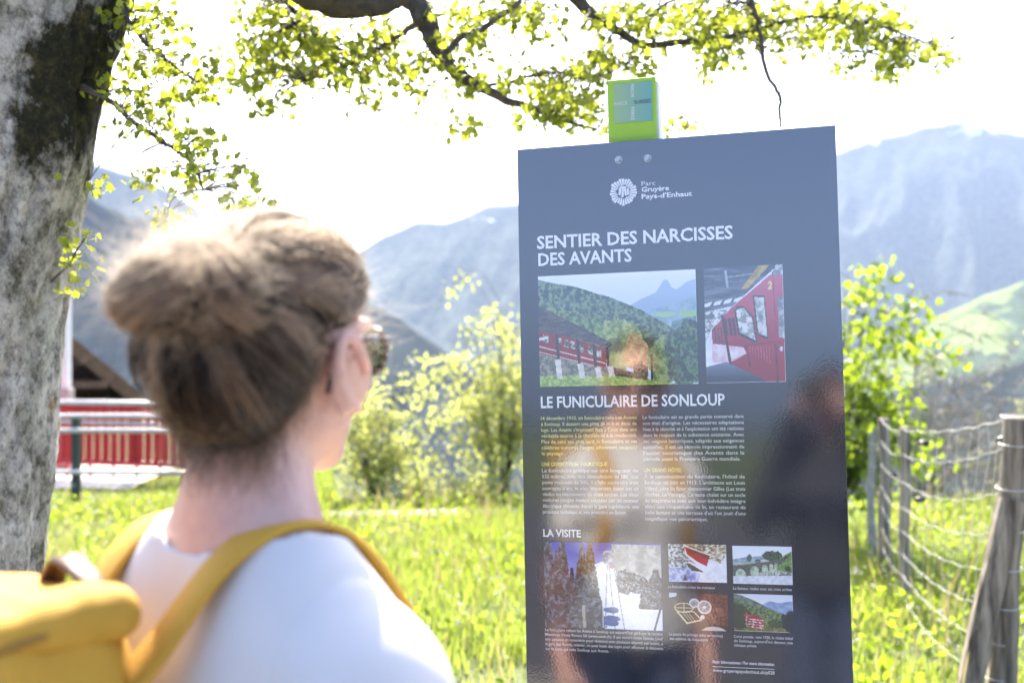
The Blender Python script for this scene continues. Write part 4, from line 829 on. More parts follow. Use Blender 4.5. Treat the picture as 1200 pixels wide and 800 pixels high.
for z, mm_, th in ((.88, M['pale_metal'], .03), (.22, M['red_paint'], .03), (.66, M['pale_metal'], .018)):
    off = np.array([-dr[1], dr[0], 0])*-.035
    MB().tube(local(rf, [fa+off*(z != .88)+np.array([0, 0, z]), fb+off*(z != .88)+np.array([0, 0, z])]), th, 8).build('rail', mm_, rf, smooth=True)
for k in range(14):
    c = fa+dr*(L*k/13)+np.array([dr[1], -dr[0], 0])*-.03; MB().box(L3(rf, (c[0], c[1], .40)), (.03, .03, .92)).build('upright', M['red_paint'], rf)
pil = empty('canopy_pillar', ((74-600)/F_PX*13.2, 13.2, 0), label='white square pillar on concrete base next to the tree trunk', cat='pillar')
MB().box((0, 0, .45), (.20, .20, 1.1)).build('base', M['concrete'], pil, bevel=.01)
MB().box((0, 0, 2.0), (.15, .15, 2.0)).build('shaft', M['white_paint'], pil, bevel=.01)
MB().box((0, 0, 3.04), (.22, .22, .08)).build('cap', M['white_paint'], pil, bevel=.01)
M['dark_timber'] = mat('dark_timber', (0.075, 0.042, 0.024), (0.04, 0.024, 0.015), 10, 0.85, 0.5, 16, .01, stretch=(1, 1, .2))
M['brown_timber'] = mat('brown_timber', (0.20, 0.11, 0.06), (0.13, 0.07, 0.04), 10, 0.85)
M['roof_slate'] = mat('roof_slate', (0.10, 0.095, 0.09), (0.06, 0.058, 0.055), 10, 0.8)
M['window_glass'] = mat('window_glass', (0.02, 0.025, 0.03), None, 3, 0.08)
ch = empty('chalet', (-10.85, 22, -3.35), math.radians(32), label='dark timber chalet with sloping roof behind the red fence', cat='house')
W, Dp, eave, rdg = 4.2, 6.0, 4.1, 5.9
for k in range(16):   # horizontal boards of the front wall
    MB().box((0, -Dp/2, .13+k*.26), (W-.02*(k % 2), .08, .25)).build('plank', M['dark_timber'], ch, bevel=.01, segs=1)
mb = MB().box((0, .06, eave/2), (W-.1, Dp-.1, eave)); mb.add([(-W/2, -Dp/2+.02, eave), (W/2, -Dp/2+.02, eave), (0, -Dp/2+.02, rdg-.15), (-W/2, Dp/2, eave), (W/2, Dp/2, eave), (0, Dp/2, rdg-.15)], [(0, 1, 2), (5, 4, 3), (0, 2, 5, 3), (1, 4, 5, 2)])
mb.build('wall', M['dark_timber'], ch)
for s in (-1, 1):
    ang = math.atan2(rdg-eave, W/2); Ln = (W/2+.75)/math.cos(ang); cx = s*(W/2+.75)/2; cz = rdg-math.tan(ang)*abs(cx)+.08
    rp = MB().box((0, 0, 0), (Ln, Dp+1.6, .16)).build('roof', M['roof_slate'], ch); rp.rotation_euler = (0, s*ang, 0); rp.location = (cx, 0, cz)
    bg = MB().box((0, -Dp/2-.83, -.02), (Ln, .05, .24)).build('bargeboard', M['brown_timber'], rp)
for x in (-1.1, 1.1):
    w1 = MB().box((x, -Dp/2-.05, 2.9), (.9, .1, 1.1)).build('window', M['brown_timber'], ch)
    for sx in (-.2, .2): MB().box((x+sx, -Dp/2-.11, 2.9), (.34, .02, .95)).build('pane', M['window_glass'], w1)
MB().box((0, -Dp/2-.5, 4.15), (W*.9, .9, .12)).build('balcony', M['brown_timber'], ch)

# ------------------------------------------------------------------ people: signed distance fields turned into one skin
class Field:
    def __init__(s, lo, hi, h):
        s.lo = np.array(lo, float); s.h = h; s.n = np.ceil((np.array(hi)-s.lo)/h).astype(int)+1
        s.A = np.full(s.n, 0.3, np.float32)
    def win(s, lo, hi):
        i0 = np.clip(np.floor((np.asarray(lo)-s.lo)/s.h).astype(int), 0, s.n); i1 = np.clip(np.ceil((np.asarray(hi)-s.lo)/s.h).astype(int)+1, 0, s.n)
        sl = tuple(slice(a, b) for a, b in zip(i0, i1)); g = [s.lo[k]+s.h*np.arange(i0[k], i1[k]) for k in range(3)]
        return sl, np.meshgrid(*g, indexing='ij')
    def add(s, fn, lo, hi, k=0.02, mode='u', pad=0.07):
        lo = np.minimum(lo, hi)-pad; hi = np.maximum(np.asarray(lo)+pad, hi)+pad
        sl, G = s.win(lo, hi)
        if 0 in G[0].shape: return
        d = fn(*G).astype(np.float32); a = s.A[sl]
        if mode == 'u':
            hh = np.maximum(k-np.abs(a-d), 0)/k; s.A[sl] = np.minimum(a, d)-hh*hh*k*.25
        elif mode == 's':
            d = -d; hh = np.maximum(k-np.abs(a-d), 0)/k; s.A[sl] = np.maximum(a, d)+hh*hh*k*.25
        elif mode == 'i':
            s.A[sl] = np.maximum(a, d)
    def cone(s, a, b, r0, r1, k=0.02, mode='u'):
        a = np.array(a, float); b = np.array(b, float); ab = b-a; L2 = ab.dot(ab)
        def fn(x, y, z):
            t = np.clip(((x-a[0])*ab[0]+(y-a[1])*ab[1]+(z-a[2])*ab[2])/L2, 0, 1)
            return np.sqrt((x-a[0]-t*ab[0])**2+(y-a[1]-t*ab[1])**2+(z-a[2]-t*ab[2])**2)-(r0+(r1-r0)*t)
        R = max(r0, r1); s.add(fn, np.minimum(a, b)-R, np.maximum(a, b)+R, k, mode)
    def ell(s, c, r, k=0.02, mode='u', rot=None):
        c = np.array(c, float); r = np.array(r, float); Rm = np.eye(3) if rot is None else np.array(rot)
        def fn(x, y, z):
            q = np.stack([x-c[0], y-c[1], z-c[2]], -1)@Rm; k0 = np.sqrt(((q/r)**2).sum(-1)); k1 = np.sqrt(((q/(r*r))**2).sum(-1))
            return k0*(k0-1)/np.maximum(k1, 1e-6)
        m_ = r.max(); s.add(fn, c-m_, c+m_, k, mode)
    def box(s, c, hs, rad, k=0.02, mode='u', rot=None):
        c = np.array(c, float); hs = np.array(hs, float)-rad; Rm = np.eye(3) if rot is None else np.array(rot)
        def fn(x, y, z):
            q = np.abs(np.stack([x-c[0], y-c[1], z-c[2]], -1)@Rm)-hs
            return np.sqrt((np.maximum(q, 0)**2).sum(-1))+np.minimum(q.max(-1), 0)-rad
        m_ = np.linalg.norm(hs)+rad if rot is not None else hs+rad; s.add(fn, c-m_, c+m_, k, mode)
    def sample(s, P):
        q = (np.asarray(P, float)-s.lo)/s.h; q = np.clip(q, 0, np.array(s.n)-1.001); i = q.astype(int); f = q-i; r = 0
        for dx in (0, 1):
            for dy in (0, 1):
                for dz in (0, 1):
                    w = (f[:, 0] if dx else 1-f[:, 0])*(f[:, 1] if dy else 1-f[:, 1])*(f[:, 2] if dz else 1-f[:, 2]); r = r+w*s.A[i[:, 0]+dx, i[:, 1]+dy, i[:, 2]+dz]
        return r
    def grad(s, P):
        e = s.h; G = np.stack([s.sample(P+np.eye(3)[k]*e)-s.sample(P-np.eye(3)[k]*e) for k in range(3)], -1); return G/np.maximum(np.linalg.norm(G, axis=1), 1e-9)[:, None]
    def project(s, P, off):
        P = np.array(P, float)
        for _ in range(14): P = P-s.grad(P)*np.clip(s.sample(P)-off, -.03, .03)[:, None]
        return P
    def mesh(s):
        A = s.A; ins = A < 0; c = [ins[dx:A.shape[0]-1+dx, dy:A.shape[1]-1+dy, dz:A.shape[2]-1+dz] for dx in (0, 1) for dy in (0, 1) for dz in (0, 1)]
        cnt = sum(k.astype(np.int8) for k in c); act = (cnt > 0) & (cnt < 8); idx = -np.ones(act.shape, np.int64); ijk = np.argwhere(act); idx[act] = np.arange(len(ijk))
        off = np.array([(dx, dy, dz) for dx in (0, 1) for dy in (0, 1) for dz in (0, 1)])
        val = np.stack([A[ijk[:, 0]+o[0], ijk[:, 1]+o[1], ijk[:, 2]+o[2]] for o in off], -1)
        S = np.zeros((len(ijk), 3)); N = np.zeros(len(ijk))
        for p in range(8):
            for q in range(p+1, 8):
                if np.abs(off[p]-off[q]).sum() != 1: continue
                va, vb = val[:, p], val[:, q]; x = (va < 0) != (vb < 0); t = np.where(x, va/np.where(x, va-vb, 1), 0)
                S += np.where(x[:, None], off[p]+(off[q]-off[p])*t[:, None], 0); N += x
        V = s.lo+s.h*(ijk+S/N[:, None]); Q = []
        for ax in range(3):
            u_, v_ = (ax+1) % 3, (ax+2) % 3
            a = np.moveaxis(ins, (ax, u_, v_), (0, 1, 2)); I = np.moveaxis(idx, (ax, u_, v_), (0, 1, 2))
            e = a[:-1, 1:-1, 1:-1] != a[1:, 1:-1, 1:-1]; w = np.argwhere(e); fl = a[:-1, 1:-1, 1:-1][e]; i, j, k = w[:, 0], w[:, 1]+1, w[:, 2]+1
            q = np.stack([I[i, j-1, k-1], I[i, j, k-1], I[i, j, k], I[i, j-1, k]], -1); q[~fl] = q[~fl][:, ::-1]; Q.append(q)
        return V, np.concatenate(Q)
def skin_material(name, c1, c2):
    m, nt, b = new_mat(name); b.inputs['Roughness'].default_value = 0.5
    nt.links.new(ramp(nt, noise_node(nt, 11, 7, 0.7), [(0.32, c1), (0.68, c2)]), b.inputs['Base Color'])
    b.inputs['Subsurface Weight'].default_value = 0.25; b.inputs['Subsurface Radius'].default_value = (0.022, 0.007, 0.003); b.inputs['Subsurface Scale'].default_value = 1.0
    bump(nt, b, noise_node(nt, 300, 3), 0.12, 0.002); return m
M['skin'] = skin_material('skin', (0.66, 0.43, 0.35), (0.50, 0.28, 0.225))
def rotz(a): return np.array([[math.cos(a), -math.sin(a), 0], [math.sin(a), math.cos(a), 0], [0, 0, 1]])
def hand(f, wrist, fwd, palm_n, side, k=.006, curl=.5):
    """palm + five fingers; fwd: direction of the fingers, palm_n: where the palm looks, side: towards the thumb"""
    w, fwd, pn, sd = [np.array(v_, float) for v_ in (wrist, fwd, palm_n, side)]
    f.cone(w, w+fwd*.045, .023, .021, .012)
    for s_, (lat, ln, r_) in enumerate(((.027, .070, .0088), (.009, .078, .0092), (-.009, .072, .0088), (-.026, .056, .0078))):
        f.cone(w+fwd*.02+sd*lat*.5, w+fwd*.085+sd*lat, .014, .0115, .010)
        p = w+fwd*.085+sd*lat; d = fwd.copy(); L = ln
        for j in range(3):
            d = d*math.cos(curl*.55)+pn*math.sin(curl*.55); d /= np.linalg.norm(d); q = p+d*L*(.42, .32, .26)[j]; f.cone(p, q, r_*(1-.08*j), r_*(.93-.08*j), k); p = q
    p = w+fwd*.025+sd*.022; d = fwd*.55+sd*.75+pn*.3; d /= np.linalg.norm(d); q = p+d*.042; f.cone(p, q, .0125, .0105, .01); d = d*.7+fwd*.6+pn*.2; d /= np.linalg.norm(d); q2 = q+d*.034; f.cone(q, q2, .0105, .0095, k); f.cone(q2, q2+d*.024, .0095, .008, k)
def head_parts(f, C, Rh, k=.012):
    """head built round its centre C; Rh turns head axes (x right, y forward, z up) into body axes"""
    C = np.array(C, float); T = lambda p: C+Rh@np.array(p, float)
    f.ell(T((0, -.008, .010)), (.074, .096, .088), .02, rot=Rh)                     # cranium
    f.ell(T((0, .030, -.030)), (.062, .066, .078), .03, rot=Rh)                     # face block
    f.cone(T((-.040, .012, -.070)), T((-.012, .070, -.102)), .022, .017, .03); f.cone(T((.040, .012, -.070)), T((.012, .070, -.102)), .022, .017, .03)   # jaw
    f.ell(T((0, .078, -.103)), (.019, .016, .014), .02, rot=Rh)                     # chin
    for s_ in (-1, 1):
        f.ell(T((s_*.043, .060, -.035)), (.022, .020, .024), .02, rot=Rh)           # cheek
        f.ell(T((s_*.032, .098, .004)), (.017, .012, .011), .008, 's', rot=Rh)      # eye hollow
        f.ell(T((s_*.032, .080, .003)), (.0125, .0125, .0115), .004, rot=Rh)        # eyeball with lid
        f.cone(T((s_*.014, .090, .024)), T((s_*.050, .078, .022)), .008, .006, .012)  # brow
        # ear: helix ring, lobe and tragus
        ang = np.linspace(-2.0, 2.6, 11); E0 = np.array((s_*.076, -.012, -.030))
        pts = [T(E0+np.array((s_*(.013+.008*(0.4+math.cos(t+.5)*-.5)), -.019*math.cos(t-.2)*1.0, .033*math.sin(t+.5)))) for t in ang]
        for a_, b_ in zip(pts[:-1], pts[1:]): f.cone(a_, b_, .0052, .0050, .004)
        f.ell(T(E0+np.array((s_*.004, -.003, 0))), (.006, .018, .030), .006, rot=Rh)
        f.ell(T(E0+np.array((s_*.006, .004, -.032))), (.006, .008, .009), .008, rot=Rh)
    f.cone(T((0, .092, .010)), T((0, .113, -.033)), .0085, .0125, .012); f.cone(T((-.011, .098, -.038)), T((.011, .098, -.038)), .008, .008, .008)    # nose
    f.cone(T((-.020, .086, -.066)), T((0, .095, -.064)), .0055, .007, .006); f.cone(T((.020, .086, -.066)), T((0, .095, -.064)), .0055, .007, .006)
    f.cone(T((-.017, .085, -.076)), T((0, .093, -.077)), .006, .0078, .006); f.cone(T((.017, .085, -.076)), T((0, .093, -.077)), .006, .0078, .006)   # lips
def torso_parts(f, arm_l, arm_r, hC, k=.04, legs=True, g=0.0, upto=1.0, neck=True):
    """trunk, arms down to fraction upto, legs; g grows every radius (for clothes)"""
    f.ell((0, .005, 1.17), (.150+g, .098+g, .19+g), k); f.ell((0, .0, 1.02), (.128+g, .088+g, .16+g), .06); f.ell((0, -.005, .88), (.160+g, .112+g, .13+g), .06)
    for s_, arm in ((-1, arm_l), (1, arm_r)):
        f.ell((s_*.072, .085, 1.175), (.058+g, .050+g, .056+g), .05)
        f.cone((s_*.012, -.030, 1.425), (s_*.105, -.020, 1.335), .034+g*.5, .034+g*.5, .04)
        f.cone((s_*.030, -.022, 1.362), (s_*.124, -.014, 1.282), .040+g, .045+g, .05)     # trapezius to shoulder
        f.ell((s_*.080, -.055, 1.22), (.075+g, .045+g, .12+g), .05)                        # shoulder blade
        S, E_, W_ = [np.array(p, float) for p in arm]
        f.ell(S, (.054+g, .056+g, .060+g), .05)
        if upto >= 1: f.cone(S, E_, .048+g, .037+g, .03); f.cone(E_, W_, .038+g, .025+g, .02); f.ell(E_*.75+W_*.25, (.040+g,)*3, .03)
        else: f.cone(S, S+(E_-S)*upto, .052+g, .050+g, .03)
        if legs:
            f.cone((s_*.082, -.005, .84), (s_*.09, .01, .47), .082+g, .054+g, .05); f.cone((s_*.09, .01, .47), (s_*.092, -.02, .09), .052+g, .034+g, .03); f.ell((s_*.092, -.03, .33), (.050+g, .054+g, .10+g), .04)
            f.cone((s_*.092, -.03, .05), (s_*.10, .13, .035), .036+g, .028+g, .03)
    if neck: f.cone((0, -.022, 1.34), hC+np.array((0, -.022, -.09)), .056+g, .049+g, .04)
def person(root, arm_l, arm_r, hands, hC, Rh, h=.005):
    f = Field((-.55, -.30, -.02), (.55, .62, 1.74), h)
    torso_parts(f, arm_l, arm_r, hC); head_parts(f, hC, Rh)
    for a_ in hands: hand(f, *a_)
    return f, f.mesh()
def clothes(kind, arm_l, arm_r, hC, h=.006):
    f = Field((-.50, -.28, -.02), (.50, .40, 1.62), h)
    if kind == 'shirt':
        torso_parts(f, arm_l, arm_r, hC, .05, False, .013, .62, False)
        f.ell((0, .040, 1.00), (.140, .095, .24), .05); f.ell((0, .0, .84), (.182, .135, .16), .05)
        sl, (x, y, z) = f.win((-.5, -.3, -.1), (.5, .5, 1.7))
        # soft folds running from the armpits and across the back
        w = ((fbm(x*7+z*3, y*7, z*5-x*4, seed=5, oct=2)-.5)*.018-np.abs(fbm(x*5+z*6, y*6, z*6-np.abs(x)*9, seed=15, oct=2)-.5)*.05*np.exp(-((np.abs(x)-.14)/.07)**2-((z-1.19)/.11)**2))*np.clip((1.36-z)*6, 0, 1); f.A[sl] += w.astype(np.float32)
        seam = .0035*np.exp(-((np.abs(x)-.142-.25*(z-1.28)**2)/.006)**2)*(z > 1.15); fold = .010*np.sin((z*1.0+np.abs(x)*.9)*48+fbm(x*6, y*6, z*6, seed=25, oct=2)*7)*np.exp(-((np.abs(x)-.155)/.05)**2-((z-1.20)/.09)**2)
        f.A[sl] += (seam+fold*.7).astype(np.float32)
        f.A[sl] = np.maximum(f.A[sl], -(z-.80).astype(np.float32))
        ne = (np.sqrt((x/.112)**2+((y+.006)/.098)**2+((z-1.412)/.066)**2)-1)*.07
        f.A[sl] = np.maximum(f.A[sl], -ne.astype(np.float32))
    elif kind == 'jacket':
        torso_parts(f, arm_l, arm_r, hC, .05, False, .022, 1.0, False)
        sl, (x, y, z) = f.win((-.5, -.3, -.1), (.5, .5, 1.7)); f.A[sl] = np.maximum(f.A[sl], -(z-.76).astype(np.float32))
        f.A[sl] = np.maximum(f.A[sl], -np.maximum(np.sqrt(x**2+(y+.012)**2)-.068, 1.37-z).astype(np.float32))
    else:
        f.ell((0, .0, 1.0), (.140, .100, .12), .05); f.ell((0, -.005, .88), (.172, .124, .13), .06)
        for s_ in (-1, 1): f.cone((s_*.084, -.005, .84), (s_*.09, .01, .47), .092, .068, .03); f.cone((s_*.09, .01, .47), (s_*.092, -.02, .10), .068, .058, .03)
        sl, (x, y, z) = f.win((-.5, -.3, -.1), (.5, .5, 1.7)); f.A[sl] = np.maximum(f.A[sl], np.maximum(z-1.0, .075-z).astype(np.float32))
    return f, f.mesh()
def shoes(parent, m, sole):
    for s_ in (-1, 1):
        f = Field((s_*.1-.09, -.12, -.02), (s_*.1+.09, .24, .16), .006); f.cone((s_*.092, -.035, .06), (s_*.102, .15, .040), .050, .040, .03); f.cone((s_*.092, -.03, .06), (s_*.092, -.03, .11), .050, .048, .03)
        sl, (x, y, z) = f.win((-1, -1, -1), (1, 1, 1)); f.A[sl] = np.maximum(f.A[sl], np.maximum(-z+.004, z-.115).astype(np.float32)); o = np_mesh('shoe', *f.mesh(), m, parent)
        b_ = MB().box((s_*.098, .055, .012), (.095, .27, .024)).build('sole', sole, o, bevel=.01)

M['shirt'] = mat('white_cotton', (0.60, 0.585, 0.575), (0.56, 0.545, 0.54), 4, 0.85, 0.25, 400, .002)
M['jeans'] = mat('blue_denim', (0.06, 0.08, 0.13), (0.04, 0.055, 0.10), 60, 0.9, 0.3, 200, .003)
M['shoe'] = mat('grey_canvas', (0.25, 0.24, 0.23), None, 40, 0.8); M['rubber'] = mat('pale_rubber', (0.6, 0.59, 0.56), None, 20, 0.7)
BODY_YAW = math.radians(-42); HEAD_REL = math.radians(19)
woman = empty('person', (-.232, 1.05, 0), BODY_YAW, label='person in a white T-shirt with hair in a bun and a yellow backpack', cat='person')
hC = np.array((.0, .012, 1.561)); Rh = rotz(HEAD_REL)@np.array(Matrix.Rotation(math.radians(-4), 3, 'X'))
armL = ((-.150, -.010, 1.250), (-.208, -.055, 1.00), (-.210, .04, .77)); armR = ((.150, -.010, 1.250), (.208, -.055, 1.00), (.210, .04, .77))
hands = [((-.210, .04, .77), (0, .25, -.97), (.97, .1, .1), (0, .97, .25)), ((.210, .04, .77), (0, .25, -.97), (-.97, .1, .1), (0, .97, .25))]
fbody, (V, Q) = person(woman, armL, armR, hands, hC, Rh, .0045)
np_mesh('body', V, Q, M['skin'], woman)
fshirt, (V, Q) = clothes('shirt', armL, armR, hC, .005); np_mesh('shirt', V, Q, M['shirt'], woman)
V, Q = clothes('trousers', armL, armR, hC)[1]; np_mesh('trousers', V, Q, M['jeans'], woman)
shoes(woman, M['shoe'], M['rubber'])

# --- hair: a cap and bun mass, with strands combed over it
def m_hair_make(name, dark, light):
    m = bpy.data.materials.new(name); m.use_nodes = True; nt = m.node_tree; nt.nodes.remove(nt.nodes['Principled BSDF'])
    h = nt.nodes.new('ShaderNodeBsdfHairPrincipled'); h.parametrization = 'COLOR'
    a_ = nt.nodes.new('ShaderNodeAttribute'); a_.attribute_name = 'shade'
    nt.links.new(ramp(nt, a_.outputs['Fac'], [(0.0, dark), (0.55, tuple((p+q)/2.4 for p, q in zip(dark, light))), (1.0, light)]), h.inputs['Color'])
    h.inputs['Roughness'].default_value = 0.55; h.inputs['Radial Roughness'].default_value = 0.7
    df = nt.nodes.new('ShaderNodeBsdfDiffuse'); mx = nt.nodes.new('ShaderNodeMixShader'); mx.inputs[0].default_value = 0.35
    nt.links.new(ramp(nt, a_.outputs['Fac'], [(0.0, tuple(k*1.2 for k in dark)), (1.0, tuple(k*1.05 for k in light))]), df.inputs[0])
    nt.links.new(df.outputs[0], mx.inputs[1]); nt.links.new(h.outputs[0], mx.inputs[2]); nt.links.new(mx.outputs[0], nt.nodes['Material Output'].inputs[0]); return m
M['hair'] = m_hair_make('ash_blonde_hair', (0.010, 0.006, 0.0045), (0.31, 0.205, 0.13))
M['hair_fly'] = m_hair_make('flyaway_hair', (0.20, 0.13, 0.08), (0.55, 0.38, 0.24))  # lighter copy of the hair colour, standing in for the backlit glow
M['hair_cap'] = mat('hair_mass', (0.022, 0.015, 0.011), (0.05, 0.034, 0.024), 60, 0.6, 0.8, 90, .01, stretch=(1, 1, .3))
HT = lambda P: hC+np.asarray(P, float)@Rh.T
BUN = np.array((.004, -.124, .030))
fh = Field(hC-np.array((.16, .20, .14)), hC+np.array((.16, .15, .17)), .004)
fh.ell(HT((0, -.008, .012)), (.086, .108, .094), .02, rot=Rh); fh.ell(HT((0, -.002, .056)), (.062, .072, .040), .05, rot=Rh); fh.ell(HT((0, -.058, -.045)), (.070, .052, .066), .04, rot=Rh); fh.ell(HT((-.012, -.075, -.02)), (.074, .05, .05), .04, rot=Rh)
sl, G = fh.win(fh.lo-1, fh.lo+9)
q = (np.stack(G, -1)-hC)@Rh; hx, hy, hzz = q[..., 0], q[..., 1], q[..., 2]
line = np.where(hzz > .008, -.020+1.35*(hzz-.008), -.040+.30*(hzz-.008)); line = np.minimum(line, .088)
fh.A[sl] = np.maximum(fh.A[sl], (hy-line).astype(np.float32)*.8); fh.A[sl] = np.maximum(fh.A[sl], (-.108-hzz).astype(np.float32))
fcap_only = Field(fh.lo, fh.lo+fh.h*(fh.n-1), fh.h); fcap_only.A = fh.A.copy()
lobes = [(BUN+np.array((-.026, -.008, .002)), np.array((-.25, -.35, .90)), .021, .027), (BUN+np.array((.038, .004, .002)), np.array((.88, .15, .45)), .014, .021), (BUN+np.array((.010, .012, -.022)), np.array((.2, .1, .95)), .020, .014)]
for c, ax, R_, r_ in lobes: fh.ell(HT(c), (R_+r_*.62,)*3, .012)
V, Q = fh.mesh(); np_mesh('hair', V, Q, M['hair_cap'], woman)
def strands(name, pts_list, rad_list, shade, parent, m):
    cd = bpy.data.hair_curves.new(name); cd.add_curves([len(p) for p in pts_list])
    P_ = np.concatenate(pts_list).astype(np.float32); cd.points.foreach_set('position', P_.ravel())
    ra = cd.attributes.get('radius') or cd.attributes.new('radius', 'FLOAT', 'POINT'); ra.data.foreach_set('value', np.concatenate(rad_list).astype(np.float32))
    sa = cd.attributes.new('shade', 'FLOAT', 'CURVE'); sa.data.foreach_set('value', np.asarray(shade, np.float32))
    cd.materials.append(m); o = bpy.data.objects.new(name, cd); COL.objects.link(o); o.parent = parent; return tag(o, kind='stuff')
hr = np.random.default_rng(11)
def comb():
    n, k = 7500, 12
    d = hr.normal(size=(n*4, 3)); d /= np.linalg.norm(d, axis=1)[:, None]; S = np.array((.088, .110, .100))*d+np.array((0, -.012, .005))
    lineS = np.where(S[:, 2] > .008, -.020+1.35*(S[:, 2]-.008), -.040+.30*(S[:, 2]-.008)); ok = (S[:, 1] < np.minimum(lineS, .088)-.002) & (S[:, 2] > -.10); S = S[ok][:n]; n = len(S)
    B = BUN+np.array((0, .022, -.006)); e = S-B; ang = np.arctan2(e[:, 2], e[:, 0]+.0001)
    lf = (ang+math.pi)/(2*math.pi)*26+hr.normal(size=n)*.08+.6*np.sin(np.linalg.norm(e, axis=1)*60); lock = np.floor(lf).astype(int); lo_ = (lf-lock)*2-1
    t = np.linspace(0, 1, k)[None, :, None]; P_ = S[:, None]*(1-t)+B[None, None]*t
    # bow each hair outwards, bring locks together near the bun and give them a wave
    lr_ = np.random.default_rng(5).normal(size=(60, 3)); lk = lr_[lock % 60]
    P_ = P_+np.sin(t*math.pi)*lk[:, None]*.006+hr.normal(size=(n, 1, 3))*.0025*(1-t*.5)
    W_ = HT(P_.reshape(-1, 3)); hgt = np.repeat(.0005+(.003+.0065*np.abs(np.sin(lock*2.3)))*np.sqrt(1-lo_**2*.95), k)*np.tile(np.sin(np.linspace(.25, math.pi*.9, k)), n)+np.abs(hr.normal(size=n*k))*.0008
    for _ in range(7): W_ = W_-fcap_only.grad(W_)*np.clip(fcap_only.sample(W_)-hgt, -.03, .03)[:, None]
    W_ = W_.reshape(n, k, 3); rad = np.tile(np.linspace(.00030, .00022, k), (n, 1))
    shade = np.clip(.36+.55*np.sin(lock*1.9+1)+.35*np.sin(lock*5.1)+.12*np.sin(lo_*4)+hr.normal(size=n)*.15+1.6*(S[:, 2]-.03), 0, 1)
    return list(W_), list(rad), shade
def coil(c, ax, R_, r_, n, seed):
    r = np.random.default_rng(seed); ax = ax/np.linalg.norm(ax); u = np.cross(ax, (0, 0, 1.)); u /= np.linalg.norm(u); v = np.cross(ax, u); k = 22
    lk = r.integers(0, 9, n); of_ = r.uniform(-1, 1, n); th0 = lk/9*2*math.pi+of_*.36; ph0 = r.random(n)*2*math.pi; span = r.uniform(2.2, 4.8, n)
    s_ = np.linspace(0, 1, k)[None]; ph = ph0[:, None]+span[:, None]*s_; th = th0[:, None]+s_*(1.1+.5*np.sin(lk))[:, None]
    rr = r_*(1+.14*np.sin(lk*2.7))[:, None]*(.80+.24*np.sqrt(1-of_**2)+.04*r.random(n))[:, None]*(1+.06*np.sin(ph*3+lk[:, None])); ends = np.minimum(1, np.minimum(s_*8, (1-s_)*8)*.3+.72); rr = rr*ends
    rad_ = (R_*(1+.10*np.sin(ph*2+seed))+rr*np.cos(th))
    P_ = c+rad_[..., None]*(np.cos(ph)[..., None]*u+np.sin(ph)[..., None]*v)+(rr*np.sin(th))[..., None]*ax
    P_ = P_+np.cumsum(r.normal(size=P_.shape)*.0006, axis=1)+r.normal(size=(n, 1, 3))*.0012
    shade = np.clip(.52+.50*np.sin(lk*2.1+seed)+.25*np.sin(of_*5+lk)+r.normal(size=n)*.14, 0, 1)
    return [HT(p) for p in P_], [np.full(k, .00026)]*n, shade
def flyaway(n):
    pts = []; rads = []; P0 = []
    d = hr.normal(size=(n, 3)); d[:, 2] = d[:, 2]*.9+.25; d /= np.linalg.norm(d, axis=1)[:, None]; k = 9
    for i in range(n):
        onbun = i % 2 == 0
        c = BUN+np.array((-.005, -.004, .004)) if onbun else np.array((0, -.015, .005)); S = c+d[i]*(np.array((.058, .045, .048)) if onbun else np.array((.086, .108, .10)))
        if not onbun and S[1] > .06: S[1] = .05
        if S[2] < -.09: S[2] = -.08
        L = hr.uniform(.008, .034); g = d[i]*.5+hr.normal(size=3)*.5; g /= np.linalg.norm(g); cv = hr.normal(size=3)*1.1; t = np.linspace(0, 1, k)[:, None]
        pts.append(HT(S+g*L*t+cv*L*t*t*.6+np.sin(t*7+i)*hr.normal(size=3)*.0035)); rads.append(np.linspace(.00011, .00005, k))
    return pts, rads, np.clip(hr.uniform(.5, 1.0, n), 0, 1)
allp, allr, alls = comb()
for (c, ax, R_, r_), n_, sd in zip(lobes, (2600, 1500, 900), (3, 9, 14)):
    p_, r__, s_ = coil(c, ax, R_, r_, n_, sd); allp += p_; allr += r__; alls = np.concatenate([alls, s_])
strands('flyaway_hairs', *flyaway(4200), woman, M['hair_fly'])
def wisps(n):
    pts = []; rads = []
    for i in range(n):
        x_ = hr.uniform(-.055, .06); S = np.array((x_, -.088+.018*abs(x_)/.05, hr.uniform(-.105, -.075))); L = hr.uniform(.015, .05); t = np.linspace(0, 1, 10)[:, None]
        g = np.array((hr.normal()*.35, -.25, -1.)); pts.append(HT(S+g*L*t+np.sin(t*hr.uniform(3, 7)+i)*hr.normal(size=3)*.006*t)); rads.append(np.linspace(.00020, .00008, 10))
    return pts, rads, hr.uniform(.1, .7, n)
def edge_wisps(n):
    z_ = hr.uniform(-.112, .004, n); sx = hr.choice((-1., 1.), n); y_ = -.044+.30*(z_-.008)-hr.uniform(0, .012, n); xx = sx*.082*np.sqrt(np.maximum(.12, 1-(z_/.135)**2))*hr.uniform(.86, 1.0, n)
    S = fcap_only.project(HT(np.stack([xx, y_, z_], -1)), .001); L = hr.uniform(.008, .024, n)[:, None, None]; t = np.linspace(0, 1, 8)[None, :, None]
    g = np.stack([sx*.05, .45+hr.normal(size=n)*.25, -.75+hr.normal(size=n)*.25], -1)@Rh.T; bend = np.stack([-sx*.35, sx*0+.1, sx*0-.3], -1)@Rh.T
    P_ = S[:, None]+g[:, None]*L*t+bend[:, None]*L*t*t+np.sin(t*5+np.arange(n)[:, None, None])*hr.normal(size=(n, 1, 3))*.0015
    return list(P_), [np.linspace(.00022, .00006, 8)]*n, hr.uniform(.05, .6, n)
p_, r__, s_ = edge_wisps(900); allp += p_; allr += r__; alls = np.concatenate([alls, s_])
